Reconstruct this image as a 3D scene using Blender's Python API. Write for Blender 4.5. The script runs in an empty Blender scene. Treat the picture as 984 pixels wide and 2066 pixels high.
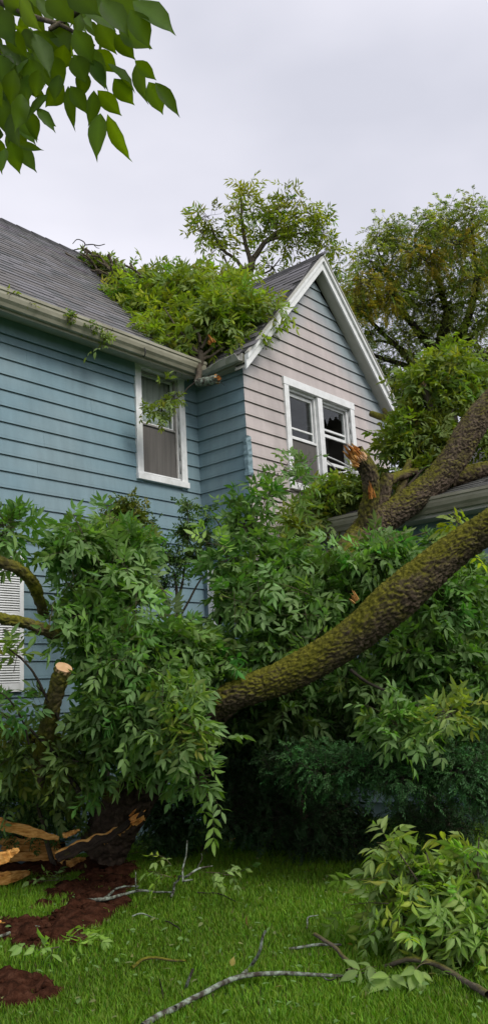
import bpy, math
import numpy as np
from mathutils import Matrix, Vector
rng = np.random.default_rng(7)
sc = bpy.context.scene
col = sc.collection
# ------------------------------------------------------------------ camera
YAW, PIT, ROL, FPX = 0.871389, 0.211001, -0.0553156, 1722.88
CAM = np.array([0.0, -7.9207, 1.6])
_f = np.array([math.sin(YAW)*math.cos(PIT), math.cos(YAW)*math.cos(PIT), math.sin(PIT)])
_r0 = np.array([math.cos(YAW), -math.sin(YAW), 0.0]); _u0 = np.cross(_r0, _f)
_r = _r0*math.cos(ROL)+_u0*math.sin(ROL); _u = -_r0*math.sin(ROL)+_u0*math.cos(ROL)
RH = np.array([math.cos(YAW), -math.sin(YAW), 0.0]); FH = np.array([math.sin(YAW), math.cos(YAW), 0.0]); UP = np.array([0, 0, 1.0])
cd = bpy.data.cameras.new('camera'); cam = bpy.data.objects.new('camera', cd); col.objects.link(cam)
cd.sensor_fit = 'VERTICAL'; cd.sensor_height = 36.0; cd.lens = FPX/2066*36; cd.clip_start = 0.05; cd.clip_end = 3000
M = Matrix.Identity(4)
for i in range(3):
    M[i][0], M[i][1], M[i][2], M[i][3] = _r[i], _u[i], -_f[i], CAM[i]
cam.matrix_world = M; sc.camera = cam
# ------------------------------------------------------------------ sky and sun (overcast)
SUN_EL, SUN_AZ = math.radians(43), math.radians(182)      # azimuth clockwise from +Y
w = bpy.data.worlds.new('World'); sc.world = w; w.use_nodes = True
nt = w.node_tree; N = nt.nodes; Lk = nt.links; N.clear()
wo = N.new('ShaderNodeOutputWorld'); mixw = N.new('ShaderNodeMixShader')
sky = N.new('ShaderNodeTexSky'); sky.sky_type = 'NISHITA'; sky.sun_disc = False; sky.sun_elevation = SUN_EL; sky.sun_rotation = SUN_AZ
b1 = N.new('ShaderNodeBackground'); b1.inputs[1].default_value = 0.065; Lk.new(sky.outputs[0], b1.inputs[0])
tc = N.new('ShaderNodeTexCoord'); mp = N.new('ShaderNodeMapping'); mp.inputs['Scale'].default_value = (1.0, 1.0, 2.2)
nz = N.new('ShaderNodeTexNoise'); nz.inputs['Scale'].default_value = 1.7; nz.inputs['Detail'].default_value = 5; nz.inputs['Roughness'].default_value = 0.45
rp = N.new('ShaderNodeValToRGB'); rp.color_ramp.elements[0].position = 0.36; rp.color_ramp.elements[1].position = 0.64
rp.color_ramp.elements[0].color = (0.455, 0.46, 0.52, 1); rp.color_ramp.elements[1].color = (0.63, 0.622, 0.68, 1)
Lk.new(tc.outputs['Generated'], mp.inputs[0]); Lk.new(mp.outputs[0], nz.inputs['Vector']); Lk.new(nz.outputs['Fac'], rp.inputs[0])
b2 = N.new('ShaderNodeBackground'); b2.inputs[1].default_value = 1.0; Lk.new(rp.outputs[0], b2.inputs[0])
mixw.inputs[0].default_value = 0.90; Lk.new(b1.outputs[0], mixw.inputs[1]); Lk.new(b2.outputs[0], mixw.inputs[2]); Lk.new(mixw.outputs[0], wo.inputs[0])
sd = bpy.data.lights.new('sun', 'SUN'); sd.energy = 1.5; sd.angle = math.radians(25); sd.color = (1.0, 0.965, 0.91)
so = bpy.data.objects.new('sun', sd); col.objects.link(so)
sdir = Vector((math.sin(SUN_AZ)*math.cos(SUN_EL), math.cos(SUN_AZ)*math.cos(SUN_EL), math.sin(SUN_EL)))
so.rotation_euler = sdir.to_track_quat('Z', 'Y').to_euler()
vs = sc.view_settings; vs.view_transform = 'Standard'; vs.look = 'None'; vs.gamma = 1.0; vs.exposure = 0.70; vs.use_curve_mapping = False
sc.cycles.max_bounces = 6; sc.cycles.diffuse_bounces = 3; sc.cycles.transparent_max_bounces = 8; sc.cycles.transmission_bounces = 4

# ------------------------------------------------------------------ helpers
def at(px, py, t):
    """point seen at photograph pixel (px,py) at t metres forward of the camera"""
    return CAM + t*(_f + _r*(px-492)/FPX - _u*(py-1033)/FPX)
def gnd(px, py, z=0.0):
    v = _f + _r*(px-492)/FPX - _u*(py-1033)/FPX
    return CAM + v*((z-CAM[2])/v[2])
def proj(P):
    v = np.asarray(P)-CAM; z = v@_f
    return 492+FPX*(v@_r)/z, 1033-FPX*(v@_u)/z, z
def norm(v):
    v = np.asarray(v, float); return v/np.maximum(np.linalg.norm(v, axis=-1, keepdims=True), 1e-9)
def tag(o, label=None, cat=None, group=None, kind=None):
    if label: o['label'] = label
    if cat: o['category'] = cat
    if group: o['group'] = group
    if kind: o['kind'] = kind
    return o
def empty(name, loc, label, cat, group=None):
    o = bpy.data.objects.new(name, None); col.objects.link(o); o.location = tuple(loc); o.empty_display_size = .2
    return tag(o, label, cat, group)
def link(name, me, parent=None, mat=None):
    o = bpy.data.objects.new(name, me); col.objects.link(o)
    if mat and not me.materials: me.materials.append(mat)
    if parent is not None:
        o.parent = parent; o.matrix_parent_inverse = Matrix.Translation(-world_loc(parent))
    return o
def world_loc(o):
    # things are unrotated empties; every part mesh is built in world coordinates
    return Vector(o.location) if o.parent is None else Vector((0, 0, 0))
def mesh(name, V, F, mat=None, parent=None, smooth=False, cols=None):
    me = bpy.data.meshes.new(name)
    me.from_pydata([tuple(map(float, v)) for v in V], [], [tuple(int(i) for i in f) for f in F])
    if smooth: me.polygons.foreach_set('use_smooth', [True]*len(me.polygons))
    if cols is not None: set_col(me, cols)
    me.update()
    return link(name, me, parent, mat)
def bigmesh(name, V, F, mat, parent=None, smooth=False, cols=None):
    """V (n,3), F (m,k) arrays, all faces with the same k"""
    me = bpy.data.meshes.new(name); V = np.asarray(V, np.float32); F = np.asarray(F, np.int32); k = F.shape[1]
    me.vertices.add(len(V)); me.vertices.foreach_set('co', V.ravel())
    me.loops.add(F.size); me.loops.foreach_set('vertex_index', F.ravel())
    me.polygons.add(len(F)); me.polygons.foreach_set('loop_start', np.arange(len(F), dtype=np.int32)*k)
    me.polygons.foreach_set('loop_total', np.full(len(F), k, np.int32))
    if smooth: me.polygons.foreach_set('use_smooth', np.ones(len(F), bool))
    me.update(calc_edges=True)
    if cols is not None: set_col(me, cols)
    return link(name, me, parent, mat)
def set_col(me, cols):
    a = me.attributes.new('col', 'FLOAT_COLOR', 'POINT'); c = np.ones((len(me.vertices), 4), np.float32); c[:, :3] = cols
    a.data.foreach_set('color', c.ravel())
class MB:
    """collects boxes and prisms into one mesh"""
    def __init__(s): s.V = []; s.F = []
    def raw(s, V, F):
        o = len(s.V); s.V += [tuple(v) for v in V]; s.F += [tuple(i+o for i in f) for f in F]; return s
    def box(s, a, b):
        (x0, y0, z0), (x1, y1, z1) = np.minimum(a, b), np.maximum(a, b)
        V = [(x0,y0,z0),(x1,y0,z0),(x1,y1,z0),(x0,y1,z0),(x0,y0,z1),(x1,y0,z1),(x1,y1,z1),(x0,y1,z1)]
        return s.raw(V, [(0,3,2,1),(4,5,6,7),(0,1,5,4),(1,2,6,5),(2,3,7,6),(3,0,4,7)])
    def prism(s, A, B):
        """closed prism between two matching outlines"""
        n = len(A); V = list(A)+list(B)
        F = [tuple(range(n-1, -1, -1)), tuple(range(n, 2*n))] + [(i, (i+1) % n, (i+1) % n+n, i+n) for i in range(n)]
        return s.raw(V, F)
    def build(s, name, mat, parent=None, smooth=False): return mesh(name, s.V, s.F, mat, parent, smooth)
def bevel(o, wd=.004):
    m = o.modifiers.new('bevel', 'BEVEL'); m.width = wd; m.segments = 2; m.limit_method = 'ANGLE'; return o

# numpy noise
def _hash(i, j, k):
    n = (i.astype(np.int64)*374761393 + j.astype(np.int64)*668265263 + k.astype(np.int64)*2147483647) & 0xffffffff
    n = ((n ^ (n >> 13))*1274126177) & 0xffffffff
    return ((n ^ (n >> 16)) & 0xffff)/65535.0
def vnoise(P):
    P = np.asarray(P, float); i = np.floor(P).astype(int); f = P-i; f = f*f*(3-2*f); r = 0
    for dx in (0, 1):
        for dy in (0, 1):
            for dz in (0, 1):
                w_ = (f[..., 0] if dx else 1-f[..., 0])*(f[..., 1] if dy else 1-f[..., 1])*(f[..., 2] if dz else 1-f[..., 2])
                r = r + w_*_hash(i[..., 0]+dx, i[..., 1]+dy, i[..., 2]+dz)
    return r
def fbm(P, o=3): return sum(vnoise(np.asarray(P)*2**k+k*17.3)*.5**k for k in range(o))/sum(.5**k for k in range(o))
def voro(P):
    P = np.asarray(P, float); i = np.floor(P).astype(int); f1 = np.full(P.shape[:-1], 9.0); f2 = f1.copy()
    for dx in (-1, 0, 1):
        for dy in (-1, 0, 1):
            for dz in (-1, 0, 1):
                a, b, c = i[..., 0]+dx, i[..., 1]+dy, i[..., 2]+dz
                q = np.stack([a+_hash(a, b, c), b+_hash(a+57, b, c), c+_hash(a, b+91, c)], -1)
                d = np.linalg.norm(q-P, axis=-1)
                f2 = np.where(d < f1, f1, np.minimum(f2, d)); f1 = np.minimum(f1, d)
    return f1, f2

# ------------------------------------------------------------------ materials
def new_mat(name, rough=.7, spec=.3):
    m = bpy.data.materials.new(name); m.use_nodes = True; t = m.node_tree; p = t.nodes['Principled BSDF']
    p.inputs['Roughness'].default_value = rough; p.inputs['Specular IOR Level'].default_value = spec
    return m, t, p
def nd(t, ty, **k):
    n = t.nodes.new(ty)
    for a, b in k.items():
        if a in n.inputs: n.inputs[a].default_value = b
        else: setattr(n, a, b)
    return n
def noise_node(t, scale, detail=4, rough=.55, vec=None, stretch=None):
    n = nd(t, 'ShaderNodeTexNoise', Scale=scale, Detail=detail, Roughness=rough)
    c = t.nodes.new('ShaderNodeTexCoord'); src = vec or c.outputs['Object']
    if stretch:
        m = t.nodes.new('ShaderNodeMapping'); m.inputs['Scale'].default_value = stretch; t.links.new(src, m.inputs[0]); src = m.outputs[0]
    t.links.new(src, n.inputs['Vector']); return n
def ramp(t, fac, stops):
    r = t.nodes.new('ShaderNodeValToRGB'); e = r.color_ramp.elements
    while len(e) < len(stops): e.new(.5)
    for i, (p, c) in enumerate(stops): e[i].position = p; e[i].color = (*c, 1)
    t.links.new(fac, r.inputs[0]); return r
def mixc(t, fac, a, b, mode='MIX'):
    m = t.nodes.new('ShaderNodeMix'); m.data_type = 'RGBA'; m.blend_type = mode
    for s, v in ((m.inputs[0], fac), (m.inputs[6], a), (m.inputs[7], b)):
        if isinstance(v, (int, float)): s.default_value = v
        elif isinstance(v, tuple): s.default_value = (*v, 1)
        else: t.links.new(v, s)
    return m.outputs[2]
def bump(t, p, h, strength=.4, dist=.01):
    b = nd(t, 'ShaderNodeBump', Strength=strength, Distance=dist); t.links.new(h, b.inputs['Height']); t.links.new(b.outputs[0], p.inputs['Normal'])
def noisy(name, stops, scale=8, rough=.7, spec=.3, bscale=None, bstr=.3, bdist=.004, stretch=None, detail=5):
    m, t, p = new_mat(name, rough, spec); n = noise_node(t, scale, detail, .6, stretch=stretch)
    t.links.new(ramp(t, n.outputs[0], stops).outputs[0], p.inputs['Base Color'])
    if bscale: bump(t, p, noise_node(t, bscale, 4, .6, stretch=stretch).outputs[0], bstr, bdist)
    return m
def siding_mat(name, base, alt, edge=None):
    m, t, p = new_mat(name, .55, .3)
    big = noise_node(t, .9, 3, .5, stretch=(1, 1, 1.4)); c = ramp(t, big.outputs[0], [(.36, base), (.66, alt)]).outputs[0]
    if edge:                                   # bluer towards the rakes of the gable
        g = t.nodes.new('ShaderNodeNewGeometry'); s = t.nodes.new('ShaderNodeSeparateXYZ'); t.links.new(g.outputs['Position'], s.inputs[0])
        def mth(op, a, b=None):
            k = nd(t, 'ShaderNodeMath', operation=op)
            for q, v in ((0, a), (1, b)):
                if v is None: continue
                if isinstance(v, (int, float)): k.inputs[q].default_value = v
                else: t.links.new(v, k.inputs[q])
            return k.outputs[0]
        dx = mth('ABSOLUTE', mth('SUBTRACT', s.outputs[0], 10.16)); k = mth('ADD', dx, s.outputs[2])     # constant along 45 degree rakes
        k = mth('ADD', k, mth('MULTIPLY', noise_node(t, 1.6, 3).outputs[0], .5))
        fac = ramp(t, mth('DIVIDE', mth('SUBTRACT', k, 7.45), .75), [(0, (0, 0, 0)), (1, (1, 1, 1))]).outputs[0]
        c = mixc(t, fac, c, edge)
    st = noise_node(t, 5, 6, .65, stretch=(1.2, 1.2, .25)); c = mixc(t, .28, c, ramp(t, st.outputs[0], [(.3, (.25, .25, .24)), (.7, (1, 1, 1))]).outputs[0], 'MULTIPLY')
    sp = noise_node(t, 26, 5, .7); c = mixc(t, ramp(t, sp.outputs[0], [(.62, (0, 0, 0)), (.78, (.35, .35, .35))]).outputs[0], c, (.33, .35, .33))
    t.links.new(c, p.inputs['Base Color']); bump(t, p, noise_node(t, 30, 4, .6, stretch=(.15, .15, 1)).outputs[0], .12, .003)
    return m
MAT = {}
MAT['blue'] = siding_mat('blue_siding_paint', (.185, .292, .338), (.222, .314, .345))
MAT['gable'] = siding_mat('faded_gable_paint', (.49, .435, .415), (.56, .495, .47), (.285, .345, .368))
MAT['white'] = noisy('white_trim_paint', [(.3, (.66, .67, .65)), (.62, (.80, .81, .80))], 9, .5, .4, 30, .12)
MAT['cream'] = noisy('weathered_gutter_paint', [(.3, (.22, .21, .145)), (.6, (.34, .325, .245)), (.8, (.42, .41, .33))], 3.5, .45, .4, 25, .08, stretch=(1, 1, 2))
MAT['soffit'] = noisy('beige_soffit_paint', [(.3, (.42, .41, .36)), (.7, (.52, .51, .46))], 4, .6, .3, 30, .1)
MAT['dark'] = noisy('dim_room', [(.3, (.13, .12, .105)), (.7, (.22, .205, .185))], 3, .9, .1)
MAT['alu'] = noisy('storm_frame_metal', [(.3, (.20, .19, .175)), (.7, (.30, .29, .27))], 8, .45, .5)
MAT['curtain'] = noisy('sheer_curtain', [(.3, (.62, .59, .54)), (.7, (.80, .77, .72))], 3, .9, .1, stretch=(12, 12, .6))
MAT['lace'] = noisy('lace_curtain', [(.35, (.42, .42, .42)), (.6, (.80, .80, .80))], 40, .9, .1)
MAT['screen'] = noisy('window_screen', [(.3, (.10, .095, .088)), (.7, (.145, .135, .125))], 3, .8, .1, stretch=(10, 10, .5))
MAT['cable'] = noisy('black_cable', [(.3, (.015, .015, .015)), (.7, (.03, .03, .03))], 5, .5)
m, t, p = new_mat('window_glass', .02, .5); MAT['glass'] = m
tr = nd(t, 'ShaderNodeBsdfTransparent'); tr.inputs[0].default_value = (.86, .9, .88, 1)
gl = nd(t, 'ShaderNodeBsdfGlossy', Roughness=.02); lw_ = nd(t, 'ShaderNodeLayerWeight', Blend=.5); pw = nd(t, 'ShaderNodeMath', operation='POWER'); t.links.new(lw_.outputs['Facing'], pw.inputs[0]); pw.inputs[1].default_value = 3.0
fr = nd(t, 'ShaderNodeMath', operation='MULTIPLY_ADD'); t.links.new(pw.outputs[0], fr.inputs[0]); fr.inputs[1].default_value = .38; fr.inputs[2].default_value = .03; mx = nd(t, 'ShaderNodeMixShader')
t.links.new(fr.outputs[0], mx.inputs[0]); t.links.new(tr.outputs[0], mx.inputs[1]); t.links.new(gl.outputs[0], mx.inputs[2])
bump(t, gl, noise_node(t, 2.5, 2).outputs[0], .05, .02); t.links.new(mx.outputs[0], t.nodes['Material Output'].inputs[0])
def attr_mat(name, rough, spec, scale, amt, bscale, bstr, bdist):
    m, t, p = new_mat(name, rough, spec); a = nd(t, 'ShaderNodeAttribute', attribute_name='col')
    n = noise_node(t, scale, 5, .65); c = mixc(t, amt, a.outputs['Color'], ramp(t, n.outputs[0], [(.25, (.3, .3, .3)), (.75, (1.5, 1.5, 1.5))]).outputs[0], 'MULTIPLY')
    t.links.new(c, p.inputs['Base Color']); bump(t, p, noise_node(t, bscale, 4, .7).outputs[0], bstr, bdist); return m
MAT['shingle'] = attr_mat('asphalt_shingle', .9, .2, 14, .5, 160, .5, .004)
MAT['soil'] = noisy('torn_soil', [(.3, (.013, .006, .003)), (.52, (.052, .019, .010)), (.75, (.095, .042, .024))], 13, .95, .05, 50, .9, .03)
def leaf_mat(name, trans=.34, under=(.17, .27, .10), under_amt=.6, tcol=(1.5, 1.9, .5), rough=.5):
    m, t, p = new_mat(name, rough, .22); a = nd(t, 'ShaderNodeAttribute', attribute_name='col'); g = t.nodes.new('ShaderNodeNewGeometry')
    k = nd(t, 'ShaderNodeMath', operation='MULTIPLY'); t.links.new(g.outputs['Backfacing'], k.inputs[0]); k.inputs[1].default_value = under_amt
    n = noise_node(t, 22, 3); c0 = mixc(t, .35, a.outputs['Color'], ramp(t, n.outputs[0], [(.3, (.6, .6, .6)), (.7, (1.3, 1.3, 1.2))]).outputs[0], 'MULTIPLY')
    c = mixc(t, k.outputs[0], c0, under); t.links.new(c, p.inputs['Base Color'])
    tl = nd(t, 'ShaderNodeBsdfTranslucent'); t.links.new(mixc(t, 1.0, a.outputs['Color'], tcol, 'MULTIPLY'), tl.inputs[0])
    mx = nd(t, 'ShaderNodeMixShader'); mx.inputs[0].default_value = trans; t.links.new(p.outputs[0], mx.inputs[1]); t.links.new(tl.outputs[0], mx.inputs[2])
    t.links.new(mx.outputs[0], t.nodes['Material Output'].inputs[0]); return m
MAT['leaf'] = leaf_mat('ash_leaf'); MAT['needle'] = leaf_mat('shrub_leaf', .15, (.05, .1, .04), .3)
MAT['overleaf'] = leaf_mat('overhead_leaf', .6, (.07, .12, .015), .3, (2.9, 1.95, .12), .5)
MAT['farleaf'] = leaf_mat('backlit_crown_leaf', .58, (.17, .25, .08), .4, (1.5, 1.6, .5), .5)
MAT['grass'] = leaf_mat('grass_blade', .3, (.1, .2, .03), .0, (1.4, 1.7, .5), .55)
def bark_mat(name, c_lo, c_hi, moss_lo=(.045, .048, .005), moss_hi=(.20, .19, .018), moss=.0, up=1.0):
    m, t, p = new_mat(name, .9, .15); n = noise_node(t, 11, 6, .65); c = ramp(t, n.outputs[0], [(.3, c_lo), (.7, c_hi)]).outputs[0]
    n2 = noise_node(t, 42, 4, .7); c = mixc(t, .5, c, ramp(t, n2.outputs[0], [(.3, (.3, .28, .26)), (.7, (1.8, 1.8, 1.75))]).outputs[0], 'MULTIPLY')
    g = t.nodes.new('ShaderNodeNewGeometry'); s = t.nodes.new('ShaderNodeSeparateXYZ'); t.links.new(g.outputs['Normal'], s.inputs[0])
    k = nd(t, 'ShaderNodeMath', operation='MULTIPLY_ADD'); t.links.new(s.outputs[2], k.inputs[0]); k.inputs[1].default_value = .28*up; k.inputs[2].default_value = moss
    big = noise_node(t, 2.6, 5, .65); k2 = nd(t, 'ShaderNodeMath', operation='ADD'); t.links.new(big.outputs[0], k2.inputs[0]); t.links.new(k.outputs[0], k2.inputs[1])
    fac = ramp(t, k2.outputs[0], [(.52, (0, 0, 0)), (.80, (.95, .95, .95))]).outputs[0]
    mc = ramp(t, noise_node(t, 30, 5, .7).outputs[0], [(.3, moss_lo), (.7, moss_hi)]).outputs[0]
    t.links.new(mixc(t, fac, c, mc), p.inputs['Base Color']); bump(t, p, noise_node(t, 60, 5, .7).outputs[0], .7, .012); return m
MAT['bark'] = bark_mat('mossy_ash_bark', (.042, .030, .021), (.14, .105, .075), moss=.19)
MAT['bark_b'] = bark_mat('furrowed_ash_bark', (.065, .047, .035), (.18, .135, .10), moss=.09, up=1.0)
MAT['mossy'] = bark_mat('thick_mossy_bark', (.05, .036, .025), (.13, .10, .07), moss=.26, up=.5)
MAT['twig'] = bark_mat('grey_twig_bark', (.05, .04, .03), (.15, .125, .095), moss=-.1)
MAT['dtwig'] = bark_mat('dark_twig_bark', (.018, .015, .012), (.05, .042, .032), moss=-.3)
MAT['lichen'] = noisy('lichen_covered_twig', [(.40, (.05, .042, .033)), (.50, (.13, .14, .11)), (.62, (.27, .32, .26))], 24, .95, .1, 70, .6, .006)
MAT['wood'] = noisy('fresh_split_wood', [(.28, (.16, .055, .012)), (.45, (.42, .19, .05)), (.62, (.60, .34, .12)), (.8, (.70, .46, .22))], 9, .75, .2, 40, .6, .01, stretch=(1, 1, 1), detail=6)
MAT['rwood'] = noisy('red_split_wood', [(.3, (.16, .045, .010)), (.48, (.44, .17, .035)), (.7, (.66, .36, .11))], 13, .75, .2, 40, .6, .01)
MAT['cutwood'] = noisy('sawn_wood', [(.3, (.48, .28, .14)), (.7, (.64, .42, .24))], 14, .8, .2)
m, t, p = new_mat('lawn_ground', .95, .1)
n = noise_node(t, 2.2, 6, .65); c = ramp(t, n.outputs[0], [(.3, (.018, .045, .006)), (.55, (.034, .078, .010)), (.8, (.052, .094, .014))]).outputs[0]
t.links.new(c, p.inputs['Base Color']); bump(t, p, noise_node(t, 60, 4).outputs[0], .6, .03); MAT['lawn'] = m

# ------------------------------------------------------------------ tubes, trunks
def catmull(P, n):
    P = np.asarray(P, float); Q = np.vstack([2*P[0]-P[1], P, 2*P[-1]-P[-2]]); k = len(P)-1
    u = np.linspace(0, k, n); i = np.minimum(u.astype(int), k-1); f = (u-i)[:, None]
    a, b, c, d = Q[i], Q[i+1], Q[i+2], Q[i+3]
    return .5*(2*b+(c-a)*f+(2*a-5*b+4*c-d)*f**2+(3*b-a-3*c+d)*f**3)
def frames(C):
    T = norm(np.gradient(C, axis=0)); n0 = np.cross(T[0], UP)
    if np.linalg.norm(n0) < .1: n0 = np.cross(T[0], [1, 0, 0])
    Nn = np.zeros_like(C); v = norm(n0)
    for i in range(len(C)):
        v = norm(v-T[i]*(v@T[i])); Nn[i] = v
    return T, Nn, np.cross(T, Nn)
def tube_arrays(path, radii, ns=6, n=None, wob=0.0):
    n = n or max(3, len(path)*3); C = catmull(path, n); R = np.interp(np.linspace(0, 1, n), np.linspace(0, 1, len(radii)), radii)
    if wob: C = C + (np.stack([vnoise(C*9+k*31) for k in range(3)], -1)-.5)*wob
    T, A, B = frames(C); th = np.arange(ns)*2*math.pi/ns
    V = C[:, None]+R[:, None, None]*(np.cos(th)[None, :, None]*A[:, None]+np.sin(th)[None, :, None]*B[:, None])
    V = V.reshape(-1, 3); i, j = np.meshgrid(np.arange(n-1), np.arange(ns), indexing='ij'); j2 = (j+1) % ns
    F = np.stack([i*ns+j, i*ns+j2, (i+1)*ns+j2, (i+1)*ns+j], -1).reshape(-1, 4)
    return V, F
def tubes(name, items, mat, parent=None):
    """several tubes (one branching twig) as one mesh: items = (path, radii[, ns])"""
    Vs, Fs, o = [], [], 0
    for it in items:
        V, F = tube_arrays(it[0], it[1], it[2] if len(it) > 2 else 6, None, it[3] if len(it) > 3 else .012)
        Vs.append(V); Fs.append(F+o); o += len(V)
    return bigmesh(name, np.vstack(Vs), np.vstack(Fs), mat, parent, True)
def trunk(name, path, radii, mat, parent=None, cell=.075, depth=.022, res=.014, stretch=2.0, lump=.10, cap=False, knots=()):
    L = np.linalg.norm(np.diff(np.asarray(path), axis=0), axis=1).sum(); n = max(8, int(L/res)); ns = max(14, int(2*math.pi*max(radii)/res))
    C = catmull(path, n); R = np.interp(np.linspace(0, 1, n), np.linspace(0, 1, len(radii)), radii); T, A, B = frames(C)
    s = np.concatenate([[0], np.cumsum(np.linalg.norm(np.diff(C, axis=0), axis=1))])
    th = np.arange(ns)*2*math.pi/ns; dirs = np.cos(th)[None, :, None]*A[:, None]+np.sin(th)[None, :, None]*B[:, None]
    q = np.stack([np.cos(th)[None]*R[:, None], np.sin(th)[None]*R[:, None], np.repeat(s[:, None]/stretch, ns, 1)], -1)
    qw = q + (np.stack([vnoise(q/cell*.7+k*13) for k in range(3)], -1)-.5)*cell*1.3
    f1, f2 = voro(qw/cell); crack = np.clip((f2-f1)/.26, 0, 1); crack = np.sqrt(crack)
    f1b, f2b = voro(qw/cell*2.3+7); c2 = np.clip((f2b-f1b)/.4, 0, 1)
    disp = 1.35*depth*(crack-1)+depth*.5*(c2-1)+depth*.9*(fbm(q/cell*2.5, 3)-.5) + R[:, None]*lump*2*(fbm(q/(R.mean()*2.2)+3.7, 2)-.5)
    V = C[:, None]+dirs*(R[:, None]+disp)[..., None]
    for (c, rad, hgt, hole) in knots:                    # burr with a hollow eye
        dd = np.linalg.norm(V-np.asarray(c), axis=-1); k = np.exp(-(dd/rad)**2)*hgt - np.exp(-(dd/(rad*.42))**2)*hole
        V = V+dirs*k[..., None]
    V = V.reshape(-1, 3)
    i, j = np.meshgrid(np.arange(n-1), np.arange(ns), indexing='ij'); j2 = (j+1) % ns
    F = np.stack([i*ns+j, i*ns+j2, (i+1)*ns+j2, (i+1)*ns+j], -1).reshape(-1, 4)
    o = bigmesh(name, V, F, mat, parent, True)
    return o
def splinters(name, base, axis, rad, lng, n, mat, parent, seed=0, spread=.15):
    """torn wood: a ring of tapering slivers standing on the break"""
    g = np.random.default_rng(seed); axis = norm(axis); a = norm(np.cross(axis, UP+[.1, .2, 0])); b = np.cross(axis, a); mb = MB()
    for i in range(n):
        th = g.uniform(0, 2*math.pi); rr = rad*math.sqrt(g.uniform(0, 1)); c = np.asarray(base)+(a*math.cos(th)+b*math.sin(th))*rr - axis*.03
        h = lng*g.uniform(.25, 1.0)*(1-.3*rr/rad); w1 = rad*g.uniform(.12, .34); w2 = rad*g.uniform(.08, .2); d = norm(axis+g.normal(0, spread, 3)); ph = g.uniform(0, 6.3)
        e1 = a*math.cos(ph)+b*math.sin(ph); e2 = np.cross(d, e1)
        bot = [c+e1*w1+e2*w2, c-e1*w1+e2*w2, c-e1*w1-e2*w2, c+e1*w1-e2*w2]; mid = [c+d*h*.6+(q-c)*.75 for q in bot]; k = g.uniform(.05, .3)
        top = [c+d*h*g.uniform(.85, 1.1)+(q-c)*k for q in bot]
        mb.prism(bot, mid); mb.prism(mid, top)
    return mb.build(name, mat, parent)
def disc(name, c, axis, rad, mat, parent, seed=0):
    g = np.random.default_rng(seed); axis = norm(axis); a = norm(np.cross(axis, UP+[.1, .2, 0])); b = np.cross(axis, a)
    k = 20; P = [np.asarray(c)+(a*math.cos(i*2*math.pi/k)+b*math.sin(i*2*math.pi/k))*rad*g.uniform(.9, 1.05) for i in range(k)]
    return MB().prism([q-axis*.03 for q in P], P).build(name, mat, parent)

# ------------------------------------------------------------------ leaves
LX = np.array([[0, 0, 0], [.30, .40, .055], [.28, 0, 0], [.30, -.40, .055], [.64, .36, .05], [.64, 0, 0], [.64, -.36, .05], [1, 0, 0.0]])
LX[:, 1] *= 1.25
LT = np.array([[0, 2, 1], [0, 3, 2], [1, 2, 5], [1, 5, 4], [2, 3, 6], [2, 6, 5], [4, 5, 7], [5, 6, 7]])[:, ::-1]
SX = np.array([[0, 0, 0], [.45, .5, .05], [1, 0, 0], [.45, -.5, .05]]); ST = np.array([[0, 2, 1], [0, 3, 2]])[:, ::-1]
_st = [(.0, 0.0), (.10, .21), (.22, .40), (.36, .50), (.50, .47), (.64, .38), (.78, .21), (.89, .075), (1.0, 0.0)]
HX = [(0, 0, 0)]
for (u_, h_) in _st[1:-1]: HX += [(u_, h_*(1+.06*math.sin(u_*41)), .14*h_+.012*math.sin(u_*23)), (u_, 0, 0), (u_, -h_, .14*h_+.012*math.sin(u_*29))]
HX = np.array(HX+[(1.0, .02, -.02)]); HT = [(0, 2, 1), (0, 3, 2)]
for i_ in range(6):
    a_ = 1+3*i_; HT += [(a_, a_+1, a_+4), (a_, a_+4, a_+3), (a_+1, a_+2, a_+5), (a_+1, a_+5, a_+4)]
HT += [(19, 20, 22), (20, 21, 22)]; HT = np.array(HT)[:, ::-1]
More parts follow.
